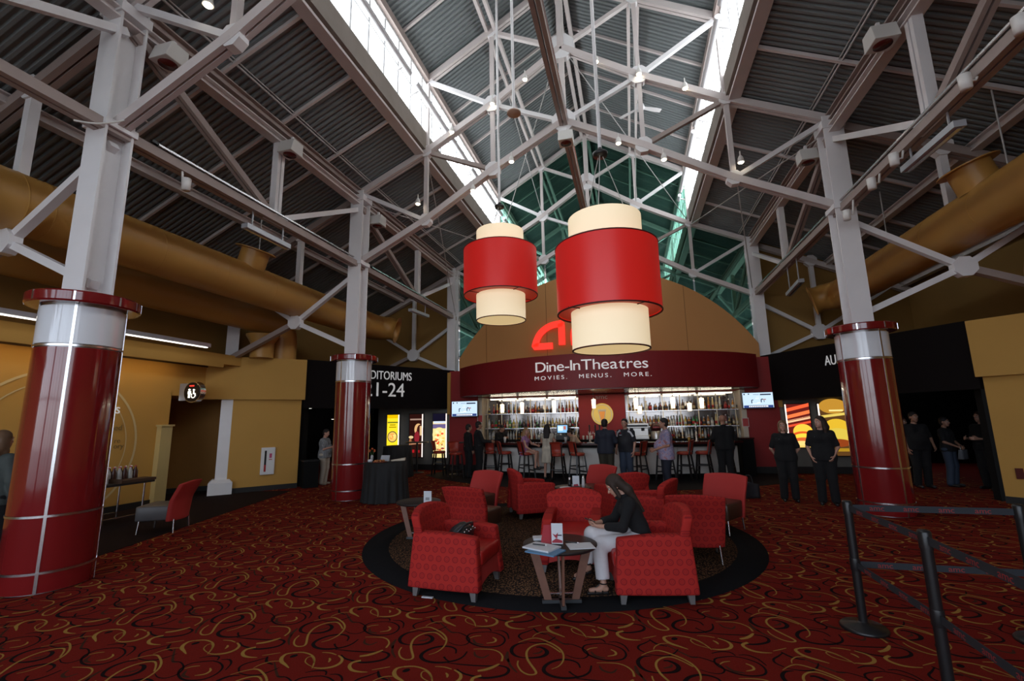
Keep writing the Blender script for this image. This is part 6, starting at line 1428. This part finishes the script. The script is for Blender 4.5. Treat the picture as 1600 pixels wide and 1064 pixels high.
POLK = dots('polka_dress', (.55, .50, .40), (.05, .04, .04), 22, .30); GREYP = dots('grey_print_blouse', (.16, .17, .18), (.35, .36, .38), 30, .33); PURP = mat('purple_print', (.35, .18, .36), .8, nz=.6, nscale=14)
# --- seated woman
SEAT = dict(P=(0, -.06, .575), W=(0, -.02, .72), C=(0, .06, .90), N=(0, .14, 1.06), H=(0, .235, 1.17), hy=0, hp=-.62,
            LE=(-.235, .20, .74), LW=(-.07, .45, .72), RE=(.235, .22, .74), RW=(.06, .46, .73), LK=(-.10, .46, .53), LA=(-.16, .44, .118), RK=(-.01, .53, .62), RA=(.03, .60, .27), lf=(-.05, 1), rf=(0, 1, -.45), palmL=(.6, 0, .8), palmR=(-.6, 0, .8), curl=.75)
def phone(t, A, hl, R):
    mb = MB(); p = (A['LW']+A['RW'])/2+np.array([0, .075, .045]); mb.bar(p+np.array([0, -.045, -.012]), p+np.array([0, .075, .03]), .062, .009, up=(0, -.3, 1)); S = 1.58/1.75
    o = mb.build('phone', mat('phone_dark', (.02, .02, .025), .2)); o.parent = None
    o.matrix_world = Matrix.Translation(t.location) @ Matrix.Rotation(t.rotation_euler.z, 4, 'Z') @ Matrix.Scale(S, 4); tag(o, 'dark phone held by the seated woman', 'phone')
person('seated woman in black top and white trousers looking down at a phone', (-.03, 5.31), face(-.97, -.20), 1.58, SEAT, BLKC, cl('white_trousers', (.66, .64, .66)), BRH, BKS, SK1, 'three', 'pants', .95, 0, 'side', True, None, .011, phone, z=.007, sandal=True, legs_skin=True)
# --- people standing around the lounge and bar
def pg(u, v): p = gz(u, v); return (p.x, p.y)
person('man in navy hooded jacket standing with his back to the lounge', pg(950, 762), face(.25, 1), 1.75, dict(LE=(-.27, .03, 1.16), LW=(-.13, .24, 1.10), RE=(.27, .03, 1.16), RW=(.13, .24, 1.10), hy=-.15, lf=(-.2, 1), rf=(.2, 1)), NAVY, OLV, DKH, BKS, SK2, 'long', 'untucked', 1.12, .02, 'short', hem=.86)
def stripe(t, A, hl, R):
    for sx in (-1, 1): MB().tube([A['C']+np.array([sx*.12, .075, .13]), A['C']+np.array([sx*.19, .05, .08]), A['C']+np.array([sx*.235, .03, -.02])], [.03, .035, .03], 8).build('white_stripe', PAP, t)
    MB().cbox(A['C']+np.array([.085, .118, .02]), (.07, .012, .016)).build('name_badge', PAP, t); MB().cbox(A['C']+np.array([.085, .116, .07]), (.03, .012, .03)).build('chest_logo', RDF, t)
person('man in dark polo with white shoulder stripe facing the man in navy', pg(982, 760), face(-.5, -.85), 1.75, dict(hy=.25, RE=(.27, -.03, 1.14), RW=(.24, .10, .93)), cl('black_polo', (.012, .013, .018)), JEAN, DKH, BKS, SK1, 'short', 'untucked', 1.05, .01, 'short', hem=.88, extras=stripe)
person('man in lilac print shirt standing in profile with arms folded low', pg(1046, 773), face(-1, -.08), 1.75, dict(LE=(-.26, -.02, 1.13), LW=(-.10, .27, 1.02), RE=(.26, -.02, 1.13), RW=(.12, .27, 1.02), lf=(0, 1), rf=(0, 1), curl=.9), LILAC, NAVY, DKH, BKS, SK2, 'short', 'untucked', 1.18, .08, 'short', hem=.80)
person('bald man in black standing with his back turned at the bar', pg(1138, 756), face(-.15, 1), 1.80, dict(LE=(-.28, .04, 1.15), LW=(-.2, .26, 1.06), RE=(.28, .04, 1.15), RW=(.2, .26, 1.06)), BLKC, BLKC, DKH, BKS, SK2, 'long', 'untucked', 1.2, .03, 'bald', hem=.86)
person('woman with long black hair in a cream polka dot dress standing at the bar', (-2.52, 13.86), face(.10, 1), 1.62, dict(LE=(-.22, .06, 1.18), LW=(-.19, .28, 1.20), RE=(.22, .06, 1.18), RW=(.19, .28, 1.20)), POLK, None, DKH, BKS, SK1, 'none', 'dress', .95, 0, 'long', True, hem=.52)
bp_ = ring(820, 10.51)
person('blonde woman in a purple print dress seated on a bar stool', (bp_.x+.02, bp_.y), face(.85, -.1), 1.62, dict(P=(0, -.04, .95), W=(0, -.03, 1.11), C=(0, -.01, 1.28), N=(0, .0, 1.44), H=(0, .04, 1.58), hy=-.7, LE=(-.22, .15, 1.17), LW=(-.12, .38, 1.12), RE=(.24, .1, 1.1), RW=(.2, .3, .98), LK=(-.09, .38, .90), LA=(-.10, .40, .47), RK=(.09, .40, .90), RA=(.10, .36, .45)), PURP, None, BLH, BKS, SK1, 'none', 'dress', .95, 0, 'long', True, hem=.80, z=-.06)
person('bartender in black leaning over the back bar', (gy(782, 700, 15.48).x, 15.48), face(.9, -.45), 1.62, dict(hp=-.4, N=(0, .05, 1.46), H=(0, .11, 1.60), LE=(-.26, .06, 1.18), LW=(-.12, .26, 1.24), RE=(.26, .06, 1.18), RW=(.12, .26, 1.24)), BLKC, BLKC, DKH, BKS, SK2, 'long', 'untucked', 1.05, 0, 'short', h=.02)
person('bartender in beige top bending beside the cash register', (gy(903, 700, 15.3).x, 15.3), face(-.9, -.3), 1.60, dict(hp=-.5, P=(0, -.1, .92), C=(0, .1, 1.20), W=(0, 0, 1.06), N=(0, .2, 1.32), H=(0, .28, 1.43), LE=(-.24, .2, 1.06), LW=(-.12, .4, 1.08), RE=(.24, .2, 1.06), RW=(.12, .4, 1.08)), cl('beige', (.5, .36, .26)), BLKC, DKH, BKS, SK1, 'short', 'untucked', 1, 0, 'short', True, h=.02)
person('man in black standing nearest the red wall by the bar end', pg(732, 746), face(.7, .6), 1.66, dict(LE=(-.27, .02, 1.15), LW=(-.2, .22, 1.0)), BLKC, BLKC, DKH, BKS, SK3, 'long', 'untucked', 1.05, 0, 'short', h=.02)
person('man in black leaning a forearm on the bar end', pg(748, 748), face(.85, .5), 1.74, dict(LE=(-.27, .1, 1.15), LW=(-.2, .34, 1.12), RE=(.27, .1, 1.15), RW=(.2, .36, 1.12)), BLKC, BLKC, DKH, BKS, SK3, 'long', 'untucked', 1.1, 0, 'short', h=.02)
def paper(t, A, hl, R):
    S = 1.60/1.75; o = MB().bar((A['LW']+A['RW'])/2+np.array([0, .10, -.02]), (A['LW']+A['RW'])/2+np.array([0, .13, .16]), .17, .003, up=(0, 1, 0)).build('paper_sheet', PAP); o.matrix_world = Matrix.Translation(t.location) @ Matrix.Rotation(t.rotation_euler.z, 4, 'Z') @ Matrix.Scale(S, 4); tag(o, 'white paper held by the woman behind the column', 'paper')
person('woman in grey print blouse and beige trousers reading a paper by the column', pg(505, 757), face(.9, .15), 1.60, dict(hp=-.2, LE=(-.24, .08, 1.12), LW=(-.08, .27, 1.18), RE=(.24, .08, 1.12), RW=(.08, .27, 1.18), curl=.8), GREYP, cl('beige_trousers', (.42, .37, .30)), DKH, BRS, SK1, 'short', 'untucked', 1.22, .05, 'short', True, hem=.84, extras=paper)
def tagb(t, A, hl, R): MB().cbox(A['C']+np.array([.085, .135, .03]), (.055, .01, .02)).build('name_badge', PAP, t)
person('blonde woman in black staff shirt with hands behind her back', pg(1236, 783), face(-.15, -1), 1.66, dict(hy=-.2, LE=(-.27, -.06, 1.12), LW=(-.16, -.16, .93), RE=(.27, -.06, 1.12), RW=(.16, -.16, .93)), BLKC, BLKC, LBH, BKS, SK1, 'short', 'untucked', 1.1, 0, 'bob', True, hem=.86, extras=tagb)
person('long-haired woman in black staff shirt with a hand in her pocket', pg(1297, 789), face(-.35, -1), 1.74, dict(hy=-.75, LE=(-.26, -.03, 1.13), LW=(-.17, .1, .95), RE=(.26, -.03, 1.13), RW=(.20, .08, .93)), BLKC, BLKC, BRH, BKS, SK1, 'short', 'untucked', 1.12, 0, 'long', True, hem=.86, extras=tagb)
# --- people in the dark hall
person('heavy man in black standing at the mouth of the dark hall', pg(1445, 762), face(.1, -1), 1.78, dict(LE=(-.29, .0, 1.13), LW=(-.24, .16, .95)), BLKC, BLKC, DKH, BKS, SK3, 'short', 'untucked', 1.2, .05, 'short', h=.02)
person('woman in black holding a grey bag in the dark hall', pg(1492, 760), face(.6, -.8), 1.64, dict(LE=(-.24, .05, 1.12), LW=(-.08, .25, 1.0), RE=(.24, .05, 1.12), RW=(.08, .25, 1.0)), BLKC, JEAN, DKH, BKS, SK3, 'short', 'untucked', 1.0, 0, 'short', True, h=.02)
person('person in black with forearms raised facing the woman with the bag', pg(1552, 765), face(-.9, -.3), 1.76, dict(LE=(-.26, .0, 1.12), LW=(-.14, .28, 1.14), RE=(.26, .0, 1.12), RW=(.14, .28, 1.14)), BLKC, BLKC, BRH, BKS, SK1, 'short', 'untucked', 1.08, 0, 'short', h=.02)
person('person in black half hidden behind the heavy man in the dark hall', pg(1424, 757), face(.5, -.8), 1.66, dict(), BLKC, BLKC, BRH, BKS, SK3, 'short', 'untucked', 1.05, 0, 'bob', True, h=.02)
# --- woman at the left edge
d_ = ray(1, 700); p_ = Vector((d_[0], d_[1], 0)).normalized()*8.9
person('long-haired woman in grey-green cardigan beside the ochre wall behind the column', (p_.x, p_.y), face(-.2, 1), 1.78, dict(), cl('grey_green', (.05, .06, .055)), BLKC, LBH, BKS, SK1, 'long', 'untucked', 1.0, 0, 'long', True, hem=.84)
bgp = pg(1492, 760); t = thing('grey_bag', 'grey bag with chain strap held in the dark hall', 'bag', (bgp[0]+.19, bgp[1]-.25, .655), .64); slab(MB(), lambda u, v: (-.14+.28*u, 0, .22*v), 4, 4, lambda u, v: (0, .1*(1-.4*v), 0)).build('bag_body', cl('grey_bag', (.12, .13, .15)), t); MB().tube(catmull([np.array(q) for q in [(-.1, .04, .2), (-.06, .04, .3), (.06, .04, .3), (.1, .04, .2)]], 4), .01, 6).build('strap', CHRM, t)
